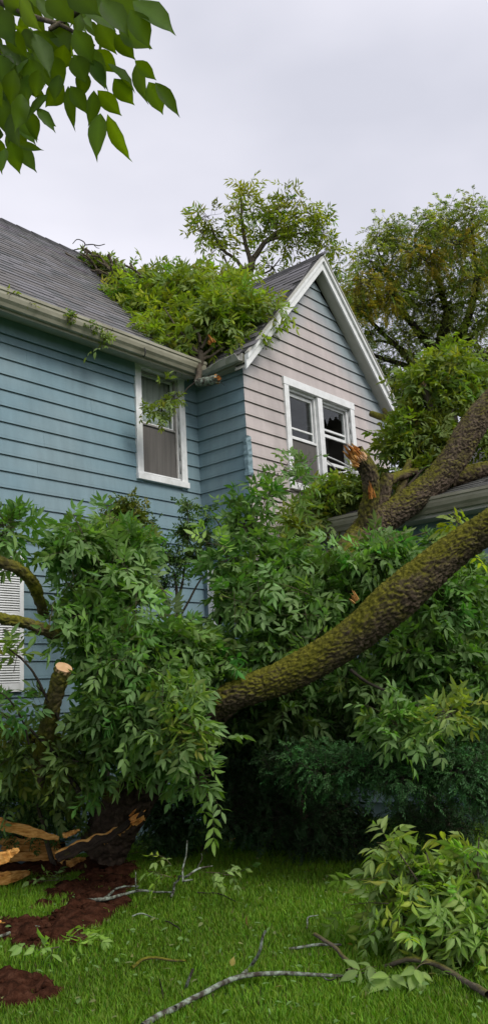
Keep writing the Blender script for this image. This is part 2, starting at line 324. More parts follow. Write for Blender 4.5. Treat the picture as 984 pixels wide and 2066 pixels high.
class Fol:
    def __init__(s, seed, small=False, hi=False):
        s.g = np.random.default_rng(seed); s.L = []; s.T = []; s.TX, s.TF = (SX, ST) if small else (HX, HT) if hi else (LX, LT)
        s.CV = np.where((np.abs(s.TX[:, 1]) < .03) & (s.TX[:, 0] < .95), 1.0 if small else 1.55 if hi else 1.2, .95)         # paler midrib
    def leaflets(s, p, x, n, ln, wd, cl, curl=.18):
        s.L.append((np.asarray(p, float), norm(x), np.asarray(n, float), np.broadcast_to(ln, len(p)).astype(float), np.broadcast_to(wd, len(p)).astype(float), np.asarray(cl, float), np.broadcast_to(curl, len(p)).astype(float)))
    def compound(s, p, d, n, rl, pairs, ll, lw, cl, droop=.35, fan=55, stem=.0016, jit=.36):
        """N pinnate leaves: rachis from p along d, leaflets in pairs and one at the tip"""
        g = s.g; K = len(p); d = norm(d); n = norm(n-d*(n*d).sum(1, keepdims=True)); sd = np.cross(n, d); rl = np.broadcast_to(rl, K)[:, None]
        def P(u): return p+d*(u*rl)-UP*(u*u*droop*rl)
        def D(u): return norm(d-UP*(2*u*droop))
        fr = np.linspace(.35, .92, pairs) if pairs else []
        for u in list(fr)+[1.0]:
            q = P(u); dd = D(u)
            for sg in ((-1, 1) if u < 1 else (0,)):
                a = np.radians(fan+g.normal(0, 9, K))[:, None]
                x = dd*np.cos(a)+sd*sg*np.sin(a) if sg else dd
                x = norm(x-UP*abs(droop)*.45+g.normal(0, jit*.5, (K, 3)))
                nn = norm(n+g.normal(0, jit, (K, 3))); sz = g.uniform(.78, 1.1, K)*(1 if sg else 1.12)*(1-.25*abs(u-.65))
                c = cl*g.uniform(.85, 1.15, (K, 1)); s.leaflets(q, x, nn, ll*sz, lw*sz, c, .15+g.uniform(-.1, .25, K))
        if stem: s.T.append((np.stack([P(0), P(.5), P(1.0)], 1), np.array([stem, stem*.8, stem*.5])))
    def sprays(s, p, d, tl, nl, rl, pairs, ll, lw, cl, droop=.22, flip=.1, stem=.004, tdroop=.12, updrift=.65, leafstem=.0016, cvar=.18):
        """K twigs with nl pinnate leaves each"""
        g = s.g; K = len(p); d = norm(d); tl = np.broadcast_to(tl, K)*g.uniform(.7, 1.2, K)
        def P(u): return p+d*(u*tl)[:, None]-UP*(u*u*tdroop*tl)[:, None]
        s.T.append((np.stack([P(0.0), P(.5), P(1.0)], 1), np.array([stem, stem*.75, stem*.4])))
        tint = np.clip(1+g.normal(0, cvar, (K, 1)), .5, 1.7)*np.asarray(cl)*(1+g.normal(0, .10, (K, 3))*[1.3, .5, .8])
        a0 = norm(np.cross(d, UP+g.normal(0, .1, (K, 3)))); b0 = np.cross(d, a0)
        for j in range(nl):
            u = .25+.75*(j+.5)/nl if j < nl-1 else 1.0
            ph = g.uniform(0, 6.3, K)[:, None]; rad = a0*np.cos(ph)+b0*np.sin(ph)
            dd = norm(d*(.45 if j < nl-1 else 1.2)+rad*.9+UP*.12-UP*droop*.3)
            n = norm(UP*updrift+g.normal(0, .55, (K, 3))+rad*.25); fl = g.random(K) < flip; n[fl] *= -1
            s.compound(P(np.full(K, u)), dd, n, rl*g.uniform(.7, 1.15, K), pairs, ll*g.uniform(.8, 1.15, K), lw*g.uniform(.85, 1.1, K), tint, droop, stem=leafstem)
    def blob(s, c, r, k, out=.6, **kw):
        g = s.g; q = norm(g.normal(0, 1, (k, 3)))*(g.uniform(.15, 1, (k, 1))**.55)
        ext = .75*(kw['tl']-.12+.6*kw['rl']); r = [max(v-ext, .3*v) for v in r]; lum = .72+.55*vnoise(q*1.9+g.uniform(0, 50))[:, None]                     # uneven outline
        q2 = q*lum; p = np.asarray(c)+q2[:, :1]*RH*r[0]+q2[:, 1:2]*UP*r[1]+q2[:, 2:]*FH*r[2]
        o = norm(q[:, :1]*RH/r[0]+q[:, 1:2]*UP/r[1]+q[:, 2:]*FH/r[2])
        d = norm(o*out+g.normal(0, .62, (k, 3))+UP*.16); s.sprays(p-d*.12, d, **kw)
    def arrays(s):
        Z = [np.concatenate([l[i] for l in s.L]) for i in range(7)]
        return Z
    def build(s, parent, mat, twigmat, nparts=0, name='foliage', leafname='leaf', stuff=True, margin=20):
        p, x, n, ln, wd, cl, cu = s.arrays(); n = norm(n-x*(n*x).sum(1, keepdims=True)); y = np.cross(n, x)
        pick = np.zeros(len(p), bool)
        if nparts:
            px, py, z = proj(p+x*ln[:, None]*.5); inside = (px > -margin) & (px < 984+margin) & (py > -margin) & (py < 2066+margin) & (z > .3)
            sc_ = np.where(inside, ln/np.maximum(z, .3), -1); idx = np.argsort(-sc_)[:nparts]; pick[idx[sc_[idx] > 0]] = True
            vm = []                                                        # shared shapes: colour and curl classes
            idx = np.where(pick)[0]; order = idx[np.argsort(cl[idx].sum(1))]; cls = np.array_split(order, 10)
            for ci, grp in enumerate(cls):
                if not len(grp): continue
                T = s.TX.copy(); cu_ = float(np.median(cu[grp])); T[:, 2] -= cu_*T[:, 0]**2
                me = bpy.data.meshes.new(leafname); me.from_pydata([tuple(v) for v in T], [], [tuple(f) for f in s.TF])
                me.polygons.foreach_set('use_smooth', [True]*len(me.polygons)); set_col(me, cl[grp].mean(0)[None]*s.CV[:, None]); me.materials.append(mat)
                pl = world_loc(parent)
                for i in grp:
                    o = bpy.data.objects.new(leafname, me); col.objects.link(o); o.parent = parent
                    Mx = Matrix.Identity(4)
                    for a in range(3): Mx[a][0], Mx[a][1], Mx[a][2], Mx[a][3] = x[i, a]*ln[i], y[i, a]*wd[i], n[i, a]*ln[i], p[i, a]-pl[a]
                    o.matrix_local = Mx
        k = ~pick
        if k.any():
            T, Tr = s.TX, s.TF; nv = len(T)
            zz = T[None, :, 2]-cu[k, None]*T[None, :, 0]**2
            V = p[k, None]+x[k, None]*(T[None, :, :1]*ln[k, None, None])+y[k, None]*(T[None, :, 1:2]*wd[k, None, None])+n[k, None]*(zz*ln[k, None])[..., None]
            F = (Tr[None]+(np.arange(k.sum())*nv)[:, None, None]).reshape(-1, 3)
            o = bigmesh(name, V.reshape(-1, 3), F, mat, parent, True, (cl[k][:, None]*s.CV[None, :, None]).reshape(-1, 3))
            if stuff: o['kind'] = 'stuff'
        if s.T:
            Vs, Fs, off = [], [], 0
            for C, R in s.T:
                K = len(C); T = norm(C[:, 2]-C[:, 0]); a = norm(np.cross(T, UP+np.array([.13, .07, 0]))); b = np.cross(T, a)
                th = np.array([0, 2.094, 4.189]); ring = np.cos(th)[None, :, None]*a[:, None]+np.sin(th)[None, :, None]*b[:, None]
                V = C[:, :, None]+ring[:, None]*R[None, :, None, None]; Vs.append(V.reshape(-1, 3))
                base = (np.arange(K)*9)[:, None, None]+off; q = []
                for i in range(2):
                    for j in range(3): q.append([i*3+j, i*3+(j+1) % 3, (i+1)*3+(j+1) % 3, (i+1)*3+j])
                Fs.append((np.array(q)[None]+base).reshape(-1, 4)); off += K*9
            o = bigmesh('twigs', np.vstack(Vs), np.vstack(Fs), twigmat, parent, True)
            if stuff: o['kind'] = 'stuff'
def PX(px, t): return px*t/FPX

#BUILD
# ------------------------------------------------------------------ ground
g = 400
lawn = mesh('ground', [(-g, -g, 0), (g, -g, 0), (g, g, 0), (-g, g, 0)], [(0, 1, 2, 3)], MAT['lawn']); tag(lawn, kind='structure')
# ------------------------------------------------------------------ house
XC, DG, EX = 8.5005, 0.8876, 0.19          # inside corner, step of the gable wall, siding exposure
GX, XR = 10.34, 12.18                      # gable centre and right corner
ZT = 5.89                                  # a lap line of the siding
house = empty('house', (XC, 0, 0), 'two-storey house with blue lap siding, dark shingle roof and a faded pinkish gable', 'house')
gj = np.random.default_rng(41)
def lap(parent, mat, P0, U, Nn, a0, a1, b0, b1, z0, z1, m0=0, m1=0):
    """one lap board: from a0..a1 along U at its bottom edge, b0..b1 at its top edge; m0/m1 mitre its ends"""
    prof = [(.002, 0, 1), (.023, 0, 0), (.0205, 0, 0), (.0205, .035, 0), (.000, .035, 0)]     # (out, up, top?)
    E0, E1 = [], []
    for (o_, up, top) in prof:
        z = z1 if top else z0+up
        f_ = (z-z0)/(z1-z0); lo = a0+(b0-a0)*f_; hi = a1+(b1-a1)*f_
        E0.append(P0+U*(lo-m0*o_)+Nn*o_+UP*z); E1.append(P0+U*(hi+m1*o_)+Nn*o_+UP*z)
    # a little sag and waviness of old boards
    return MB().prism(E0, E1).build('siding_board', mat, parent)
def rects(u0, u1, z0, z1, holes):
    us = sorted({u0, u1, *[h[0] for h in holes], *[h[1] for h in holes]}); zs = sorted({z0, z1, *[h[2] for h in holes], *[h[3] for h in holes]})
    for i in range(len(us)-1):
        for j in range(len(zs)-1):
            cu, cz = (us[i]+us[i+1])/2, (zs[j]+zs[j+1])/2
            if not any(h[0] < cu < h[1] and h[2] < cz < h[3] for h in holes): yield us[i], us[i+1], zs[j], zs[j+1]
def wall(P0, U, Nn, u0, u1, z1, holes, mat, label, m0=0, m1=0, top=None, zlo=.35):
    P0, U, Nn = np.array(P0, float), np.array(U, float), np.array(Nn, float)
    V, F = [], []
    for (a, b, c, d_) in rects(u0, u1, 0, z1, holes):
        o = len(V); V += [P0+U*a+UP*c-Nn*.005, P0+U*b+UP*c-Nn*.005, P0+U*b+UP*d_-Nn*.005, P0+U*a+UP*d_-Nn*.005]; F.append((o, o+1, o+2, o+3))
    if top is not None:
        o = len(V); V += [P0+U*q[0]+UP*q[1]-Nn*.005 for q in top]; F.append(tuple(range(o, o+len(top))))
    wl = mesh('wall', V, F, mat, house); wl['label'] = label
    z = ZT
    while z > zlo: z -= EX
    zmax = z1 if top is None else max(q[1] for q in top)
    while z < zmax-.02:
        zb, zt = z, min(z+EX, zmax); z += EX
        if top is not None and zb > z1-.19:
            (ux, uz) = max(top, key=lambda q: q[1]); k = (ux-u0)/(uz-z1) if uz > z1 else 0
            def lim(zz): return (u0+max(0, zz-z1)*k, u1-max(0, zz-z1)*(u1-ux)/(uz-z1))
            a0, a1 = lim(zb); b0, b1 = lim(zt)
            if a1-a0 < .05: break
            if b1-b0 < .0: b0 = b1 = (b0+b1)/2
            lap(wl, mat, P0, U, Nn, a0, a1, b0, b1, zb, zt, m0 if zb < z1-.1 else 0, 0); continue
        zt = min(zt, z1) if top is None else zt
        hs = sorted([h for h in holes if h[2] < zt-.03 and h[3] > zb+.03], key=lambda h: h[0]); cur = u0
        for h in hs+[None]:
            end = h[0] if h else u1
            if end-cur > .02:
                cuts = [cur]
                if end-cur > 2.2:                     # butt joints between board lengths
                    q = cur+gj.uniform(.5, 2.2)
                    while q < end-.4: cuts.append(q); q += gj.uniform(1.9, 3.2)
                cuts.append(end)
                for ca, cb_ in zip(cuts[:-1], cuts[1:]):
                    zj = 0 if ca == cur else gj.normal(0, .0012)
                    lap(wl, mat, P0, U, Nn, ca+(.0015 if ca > cur else 0), cb_, ca+(.0015 if ca > cur else 0), cb_, zb+zj, zt, m0 if ca == u0 else 0, m1 if cb_ == u1 else 0)
            if h: cur = h[1]
    return wl
# wall openings (inside the casings)
LW = (7.40, 8.11, 4.50, 5.96)                  # upper window of the left wall
GW = (9.47, 11.07, 4.50, 5.96)                 # double window of the gable
SW = (3.90, 5.02, 1.85, 3.25)                  # shuttered ground floor window (left of the frame)
wall((0, 0, 0), (1, 0, 0), (0, -1, 0), 1.0, XC, 6.06, [LW, SW], MAT['blue'], 'long blue lap-sided wall with the single upper window')
wall((XC, 0, 0), (0, -1, 0), (-1, 0, 0), 0.0, DG, 6.04, [], MAT['blue'], 'narrow blue return wall beside the gable', m1=1)
wall((0, -DG, 0), (1, 0, 0), (0, -1, 0), XC, XR, 6.13, [GW], MAT['gable'], 'gable wall in faded pinkish paint', m0=1, top=[(XC, 6.13), (XR, 6.13), (GX, 7.975)])
# crumpled corner flashing on the outside corner
g2 = np.random.default_rng(3); V = []; F = []
zs = np.linspace(4.45, 5.0, 14)
for i, z in enumerate(zs):
    j = g2.normal(0, .006, 5); wv = .035+.02*math.sin(i*1.7)
    V += [(XC-.030-abs(j[0]), -DG+wv, z), (XC-.036-abs(j[1])*1.5, -DG+.02, z), (XC-.04+j[2], -DG-.036+j[3], z), (XC+.03, -DG-.036-abs(j[4])*1.5, z), (XC+.06+j[0], -DG-.031, z)]
for i in range(13):
    for k in range(4): F.append((i*5+k, i*5+k+1, i*5+k+6, i*5+k+5))
cf = mesh('corner_flashing', V, F, MAT['blue'], house); cf['label'] = 'crumpled torn corner flashing'
sm = cf.modifiers.new('thick', 'SOLIDIFY'); sm.thickness = .003

# --- roofs
SL = .98
def zmain(y): return 6.10+SL*(y+.36)
RY = 3.0
def slab(A, B, th, name, mat, parent):
    """sheet A (4 points, counter-clockwise from above) thickened downward"""
    n_ = norm(np.cross(np.array(A[1])-A[0], np.array(A[2])-A[0])); return MB().prism([np.array(q)-n_*th for q in A], A).build(name, mat, parent)
X0, X1 = 0.4, 13.2
rm = slab([(X0, -.36, zmain(-.36)), (X1, -.36, zmain(-.36)), (X1, RY, zmain(RY)), (X0, RY, zmain(RY))], 0, .06, 'roof', MAT['shingle'], house)
set_col(rm.data, np.full((8, 3), .05)); rm['label'] = 'main roof slope of grey asphalt shingles'
rb = slab([(X0, RY, zmain(RY)), (X1, RY, zmain(RY)), (X1, 2*RY+.36, zmain(-.36)), (X0, 2*RY+.36, zmain(-.36))], 0, .06, 'roof', MAT['shingle'], house); set_col(rb.data, np.full((8, 3), .05))
MB().box((X0, .02, 0), (1.0, 6, 6)).build('wall', MAT['blue'], house)
MB().box((X0, 5.9, 0), (X1, 6, 6)).build('wall', MAT['blue'], house)
SLG = 1.085
def zg(x): return 8.30-SLG*abs(x-GX)
YF = -DG-.215                                # face of the gable roof edge
XE = XC-.17                                  # eave line of the gable roof on the left
rg = slab([(XE, 2.3, zg(XE)), (XE, YF, zg(XE)), (GX, YF, zg(GX)), (GX, 2.3, zg(GX))], 0, .05, 'roof', MAT['shingle'], house); set_col(rg.data, np.full((8, 3), .05)); rg['label'] = 'left slope of the gable roof'
XE2 = 2*GX-XE
rg2 = slab([(GX, 2.3, zg(GX)), (GX, YF, zg(GX)), (XE2, YF, zg(XE2)), (XE2, 2.3, zg(XE2))], 0, .05, 'roof', MAT['shingle'], house); set_col(rg2.data, np.full((8, 3), .05))
def shingles(roof, P0, U, S, ulen, slen, nparts, seed, keep=None, cl=(.165, .162, .168), tab=.30, exp=.14):
    """tabs in staggered courses; P0 lower corner, U along the eave, S up the slope"""
    g_ = np.random.default_rng(seed); P0, U, S = np.array(P0, float), norm(U), norm(S); Nn = norm(np.cross(U, S)); recs = []
    nrow = int(slen/exp)
    for r_ in range(nrow+1):
        u = -g_.uniform(0, tab)
        while u < ulen:
            w_ = tab*g_.choice([.55, .8, 1.0, 1.3]); c = P0+U*(u+w_/2)+S*(r_*exp)
            if keep is None or keep(c): recs.append((c, w_, g_.uniform(.004, .011), g_.uniform(-.010, .010), np.array(cl)*g_.choice([.84, .93, 1, 1.06, 1.13])*g_.normal(1, .03, 3)))
            u += w_+.006
    recs = [q for q in recs]
    C = np.array([q[0] for q in recs]); px, py, z = proj(C); ins = (px > -40) & (px < 1000) & (z > 1)
    order = np.argsort(np.where(ins, z, 1e3)); parts = set(order[:nparts].tolist())
    var = {}
    BX = np.array([(-.5, -.02, 0), (.5, -.02, 0), (.5, 1.08, 0), (-.5, 1.08, 0), (-.5, -.02, 1), (.5, -.02, 1), (.5, 1.08, .12), (-.5, 1.08, .12)])
    BF = np.array([(0, 3, 2, 1), (4, 5, 6, 7), (0, 1, 5, 4), (1, 2, 6, 5), (2, 3, 7, 6), (3, 0, 4, 7)])
    Vs, Fs, Cs = [], [], []
    for i, (c, w_, th, dy, cc) in enumerate(recs):
        if i in parts:
            key = int(cc.mean()*40)
            if key not in var:
                me = bpy.data.meshes.new('shingle'); me.from_pydata([tuple(v) for v in BX], [], [tuple(f) for f in BF]); set_col(me, np.broadcast_to(cc, (8, 3))); me.materials.append(MAT['shingle']); var[key] = me
            o = bpy.data.objects.new('shingle', var[key]); col.objects.link(o); o.parent = roof; Mx = Matrix.Identity(4); q = c+S*dy+Nn*.002
            for a in range(3): Mx[a][0], Mx[a][1], Mx[a][2], Mx[a][3] = U[a]*w_, S[a]*exp, Nn[a]*(th+.004), q[a]
            o.matrix_local = Mx
        else:
            Fs.append(BF+8*len(Vs)); Vs.append(c+S*dy+Nn*.002+BX[:, :1]*U*w_+BX[:, 1:2]*S*exp+BX[:, 2:]*Nn*(th+.004)); Cs.append(np.broadcast_to(cc, (8, 3)))
    if Vs: tag(bigmesh('shingles', np.vstack(Vs), np.vstack(Fs), MAT['shingle'], roof, False, np.vstack(Cs)), kind='stuff')
sm_ = norm([0, 1, SL])
shingles(rm, (3.6, -.39, zmain(-.39)), (1, 0, 0), sm_, 7.2, (RY+.36)*math.hypot(1, SL), 300, 11)
shingles(rg, (XE-.02, 2.0, zg(XE-.02)), (0, -1, 0), norm([1, 0, SLG]), 2.0-YF+.01, (GX-XE)*math.hypot(1, SLG), 200, 12, keep=lambda c: c[1] > YF+.06 and c[2] > zmain(c[1])-.1)
shingles(rg2, (XE2+.02, YF+.03, zg(XE2+.02)), (0, 1, 0), norm([-1, 0, SLG]), 3.0, (GX-XE)*math.hypot(1, SLG)-.05, 0, 13, keep=lambda c: c[1] > YF+.06)
rc = MB()
for i in range(34):                          # ridge caps
    x = 3.2+i*.29; rc.prism([(x, RY-.16, zmain(RY-.16)+.02), (x, RY, zmain(RY)+.035), (x, RY+.16, zmain(RY-.16)+.02)], [(x+.30, RY-.16, zmain(RY-.16)+.012), (x+.30, RY, zmain(RY)+.024), (x+.30, RY+.16, zmain(RY-.16)+.012)])
o = rc.build('ridge_cap', MAT['shingle'], rm); set_col(o.data, np.full((len(o.data.vertices), 3), .045))
rc = MB()
for i in range(11):
    y = YF-.01+i*.29; rc.prism([(GX-.13, y, zg(GX-.13)+.018), (GX, y, zg(GX)+.03), (GX+.13, y, zg(GX+.13)+.018)], [(GX-.13, y+.30, zg(GX-.13)+.012), (GX, y+.30, zg(GX)+.022), (GX+.13, y+.30, zg(GX+.13)+.012)])
o = rc.build('ridge_cap', MAT['shingle'], rg); set_col(o.data, np.full((len(o.data.vertices), 3), .045))
# --- gable trim: rake fascia boards, moulding, soffits
def rake(sgn):
    a = GX; xe = XE if sgn < 0 else XE2
    def pt(x, off): return zg(x)-off
    for (nm, y0, y1, o0, o1) in (('rake_board', YF, YF+.03, .055, .255), ('rake_moulding', YF-.035, YF-.002, .035, .115), ('drip_edge', YF-.05, YF+.02, .012, .038)):
        A = [(a, y0, pt(a, o0)), (xe, y0, pt(xe, o0)), (xe, y0, pt(xe, o1)), (a, y0, pt(a, o1))]
        B = [(q[0], y1, q[2]) for q in A]
        o = MB().prism(A, B).build(nm, MAT['white'] if nm != 'drip_edge' else MAT['soffit'], house)
    o0 = .225; A = [(a, YF+.031, pt(a, o0)), (xe, YF+.031, pt(xe, o0)), (xe, -DG-.006, pt(xe, o0)), (a, -DG-.006, pt(a, o0))]
    B = [(q[0], q[1], q[2]+.02) for q in A]
    MB().prism(A, B).build('soffit', MAT['soffit'], house)
rake(-1); rake(1)
# --- main eave: fascia, soffit, K-style gutter
def gutter_run(name, P0, P1, out, zl, label=None, sc_=1.0, mat='cream'):
    """profile swept from P0 to P1 ; out = outward unit vector, zl = height of the lip"""
    out = np.array(out, float)
    prof = [(0, -.005), (0, -.185), (.055, -.185), (.075, -.150), (.105, -.120), (.118, -.075), (.118, -.045), (.132, -.036), (.132, 0), (.112, 0), (.112, -.016), (.104, -.022), (.104, -.072), (.09, -.112), (.062, -.14), (.05, -.172), (.008, -.172), (.008, -.005)]
    A = [np.array(P0)+out*a*sc_+UP*(zl+b*sc_) for a, b in prof]; B = [np.array(P1)+out*a*sc_+UP*(zl+b*sc_) for a, b in prof]
    o = MB().prism(A, B).build(name, MAT[mat], house)
    if label: o['label'] = label
    return o
gx1 = XC-.27
MB().box((X0, -.345, 5.90), (gx1, -.325, 6.095)).build('fascia', MAT['cream'], house)
gutter_run('gutter', (X0, -.347, 0), (gx1, -.347, 0), (0, -1, 0), 6.115, 'stained cream gutter under the main roof')
MB().box((X0, -.324, 5.985), (gx1+.06, -.03, 6.0)).build('soffit', MAT['soffit'], house)
o = MB().box((X0, -.050, 5.80), (LW[0]-.115, -.030, 5.984)).build('frieze_board', MAT['blue'], house)
for i in range(7):                           # gutter spikes
    x = 3.9+i*.62; tubes('gutter_spike', [([(x, -.48, 6.10), (x, -.34, 6.10)], [.006, .006], 5, 0)], MAT['cream'], house)
o = tubes('gutter_hook', [([(7.07, -.47, 6.00), (7.07, -.485, 5.93), (7.07, -.46, 5.885), (7.07, -.43, 5.90)], [.008, .008, .007, .005], 6, 0)], MAT['cable'], house)
# return eave: boxed cream soffit and a bent gutter sheet
MB().box((XE+.005, -.36, 5.955), (XC-.03, -DG+.02, 5.975)).build('soffit', MAT['cream'], house)
MB().prism([(XE, -.36, 5.97), (XE, -.36, zg(XE)-.03), (XE+.02, -.36, zg(XE)-.03), (XE+.02, -.36, 5.97)], [(XE, YF+.04, 5.97), (XE, YF+.04, zg(XE)-.03), (XE+.02, YF+.04, zg(XE)-.03), (XE+.02, YF+.04, 5.97)]).build('fascia', MAT['cream'], house)
V, F = [], []                                # torn gutter folded outward
gb = np.random.default_rng(5); n_ = 14
for i in range(n_):
    f_ = i/(n_-1); y = -.36+f_*(YF+.06+.36); sag = .10*(1-f_)**1.5; wv = gb.normal(0, .006, 5)
    for k, (a, b) in enumerate([(0, .02), (-.01, -.09-.03*(1-f_)), (-.085-.05*(1-f_), -.10-sag*.5), (-.15-.03*(1-f_), -.045-sag), (-.165-.03*(1-f_), -.035-sag)]): V.append((XE-.003+a+wv[k], y, 6.085+b+wv[4-k]*.7))
for i in range(n_-1):
    for k in range(4): F.append((i*5+k, i*5+k+1, i*5+k+6, i*5+k+5))
tg = mesh('gutter', V, F, MAT['soffit'], house); tg['label'] = 'short bent gutter beside the gable'; tg.modifiers.new('thick', 'SOLIDIFY').thickness = .006
# --- windows
def casing(win, name, P0, U, Nn, u0, u1, z0, z1, cw=.105, th=.045, sill=True):
    P0, U, Nn = np.array(P0, float), np.array(U, float), np.array(Nn, float)
    def bx(nm, a, b, c, d_, n0, n1, mat='white', par=win, bv=.004):
        A = [P0+U*a+UP*c+Nn*n0, P0+U*b+UP*c+Nn*n0, P0+U*b+UP*d_+Nn*n0, P0+U*a+UP*d_+Nn*n0]; B = [q+Nn*(n1-n0) for q in A]
        o = MB().prism(A, B).build(nm, MAT[mat], par); return bevel(o, bv) if bv else o
    bx('casing_board', u0-cw, u0, z0-.02, z1, -.02, th); bx('casing_board', u1, u1+cw, z0-.02, z1, -.02, th)
    bx('casing_head', u0-cw-.012, u1+cw+.012, z1, z1+cw+.012, -.02, th+.006); bx('sill', u0-cw-.01, u1+cw+.01, z0-.10, z0-.02, -.02, th+.022)
    for (a, b, c, d_) in ((u0, u0+.012, z0-.02, z1), (u1-.012, u1, z0-.02, z1), (u0+.012, u1-.012, z1-.012, z1), (u0+.012, u1-.012, z0-.02, z0)):
        bx('jamb', a, b, c, d_, -.14, -.021, 'white', win, 0)
    return bx
def sash(win, bx, nm, u0, u1, z0, z1, n0, rail=.045, mat='white', glass=True, low=None):
    s = bx(nm, u0, u0+rail, z0, z1, n0-.03, n0, mat, win, 0)
    for (a, b, c, d_) in ((u1-rail, u1, z0, z1), (u0+rail, u1-rail, z0, z0+(low or rail)), (u0+rail, u1-rail, z1-rail, z1)):
        bx('rail', a, b, c, d_, n0-.03, n0, mat, s, 0)
    if glass: bx('pane', u0+rail, u1-rail, z0+(low or rail), z1-rail, n0-.018, n0-.014, 'glass', s, 0)
    return s
def curtain(win, x0, x1, y, z0, z1, mat, amp=.018, freq=60, name='curtain'):
    n_ = 60; V, F = [], []
    for i in range(n_):
        x = x0+(x1-x0)*i/(n_-1); dy = amp*math.sin(freq*x+1.3*math.sin(7*x)); V += [(x, y+dy, z0+.01*math.sin(9*x)), (x, y+dy*.8, z1)]
    for i in range(n_-1): F.append((2*i, 2*i+2, 2*i+3, 2*i+1))
    o = mesh(name, V, F, MAT[mat], win, True); o.modifiers.new('thick', 'SOLIDIFY').thickness = .002; return o
def room(win, x0, x1, y0, y1, z0, z1):
    V = [(x0, y0, z0), (x1, y0, z0), (x1, y1, z0), (x0, y1, z0), (x0, y0, z1), (x1, y0, z1), (x1, y1, z1), (x0, y1, z1)]
    return mesh('room_interior', V, [(0, 1, 2, 3), (7, 6, 5, 4), (1, 5, 6, 2), (2, 6, 7, 3), (3, 7, 4, 0)], MAT['dark'], win)
# part group meshes: a window is the casing's own mesh with the rest under it
def window_part(V0, V1, label):
    o = MB().box(V0, V1).build('window', MAT['white'], house); o['label'] = label; return o
wL = window_part((LW[0]+.013, -.019, LW[2]+.001), (LW[1]-.013, -.009, LW[2]+.02), 'tall upper window with storm frame and sheer curtain')
bx = casing(wL, 'window', (0, 0, 0), (1, 0, 0), (0, -1, 0), *LW)
u0, u1 = LW[0]+.012, LW[1]-.012; zm = 5.20
sash(wL, bx, 'storm_sash', u0, u1, LW[2], LW[3]-.012, -.022, .026, 'alu', False)
bx('storm_rail', u0+.026, u1-.026, zm-.012, zm+.012, -.050, -.020, 'alu', wL, 0)
sash(wL, bx, 'upper_sash', u0+.005, u1-.005, zm, LW[3]-.02, -.060, .042)
sash(wL, bx, 'lower_sash', u0+.005, u1-.005, LW[2]+.01, zm+.03, -.092, .042, 'alu', True, .09)
bx('insect_screen', u0+.026, u1-.026, LW[2]+.03, zm-.012, -.044, -.041, 'screen', wL, 0)
curtain(wL, LW[0]+.02, LW[1]-.02, .125, LW[2], LW[3], 'curtain')
curtain(wL, LW[0]+.03, LW[1]-.08, .105, 5.18, 5.52, 'lace', .012, 90, 'lace_valance')
room(wL, LW[0]-.3, LW[1]+.2, .145+.05, 1.6, LW[2]-.2, LW[3]+.05)
wG = window_part((GW[0]+.013, -DG-.019, GW[2]+.001), (GW[1]-.013, -DG-.009, GW[2]+.02), 'double window of the gable with smashed panes')
bx = casing(wG, 'window', (0, -DG, 0), (1, 0, 0), (0, -1, 0), *GW)
MU0, MU1 = 10.19, 10.31; bx('mullion', MU0, MU1, GW[2]-.001, GW[3]-.013, -.13, .035)
zm = 5.20
a, b = GW[0]+.012, MU0-.002
sash(wG, bx, 'storm_sash', a, b, GW[2]+.01, GW[3]-.012, -.02, .028, 'white', False)
bx('storm_rail', a+.028, b-.028, zm-.014, zm+.014, -.050, -.02, 'white', wG, 0)
sash(wG, bx, 'upper_sash', a+.005, b-.005, zm, GW[3]-.05, -.062, .05)
bx('muntin', a+.056, b-.056, 5.36, 5.385, -.09, -.065, 'white', wG, 0)
sash(wG, bx, 'lower_sash', a+.005, b-.005, GW[2]+.01, zm+.03, -.094, .05, 'white', True, .12)
bx('insect_screen', a+.028, b-.028, GW[2]+.04, zm-.014, -.044, -.041, 'screen', wG, 0)
a, b = MU1+.002, GW[1]-.012
sash(wG, bx, 'storm_sash', a, b, GW[2]+.01, GW[3]-.012, -.02, .028, 'white', False)
sU = sash(wG, bx, 'upper_sash', a+.005, b-.005, 5.40, GW[3]-.03, -.062, .045, 'white', False)
bx('meeting_rail', a+.03, b-.03, 5.50, 5.53, -.09, -.06, 'white', wG, 0)
sash(wG, bx, 'lower_sash', a+.005, b-.005, GW[2]+.01, 5.02, -.094, .045, 'white', False, .12)
def shard(pts, y, par):                      # jagged glass left in the frame
    A = [(x, y, z) for x, z in pts]; MB().prism(A, [(x, y+.003, z) for x, z in pts]).build('glass_shard', MAT['glass'], par)
ys = -DG+.075; zt = GW[3]-.075
shard([(a+.05, 5.63), (a+.13, 5.58), (a+.19, 5.70), (a+.25, 5.61), (a+.33, 5.76), (a+.42, 5.72), (a+.5, 5.81), (b-.05, 5.70), (b-.05, zt), (a+.05, zt)], ys, sU)
shard([(a+.05, 5.445), (a+.2, 5.445), (a+.12, 5.50)], ys, sU)
shard([(b-.22, 5.445), (b-.05, 5.445), (b-.05, 5.62), (b-.12, 5.50)], ys, sU)
for (q0, q1) in (((a+.03, 4.98), (a+.30, 4.84)), ((a+.30, 4.84), (b-.03, 4.92)), ((a+.03, 5.05), (b-.02, 4.97))):   # broken rails hanging across
    tubes('broken_rail', [([(q0[0], -DG-.02, q0[1]), ((q0[0]+q1[0])/2, -DG-.035, (q0[1]+q1[1])/2), (q1[0], -DG-.01, q1[1])], [.013, .013, .012], 4, .0)], MAT['white'], wG)
room(wG, GW[0]-.4, GW[1]+.4, -DG+.145, 1.4, GW[2]-.3, GW[3]+.06)
curtain(wG, GW[0]+.03, MU0-.4, -DG+.22, GW[2], GW[3], 'screen', .012, 40)
curtain(wG, GW[1]-.16, GW[1]+.1, -DG+.5, GW[2], GW[3], 'screen', .014, 50)
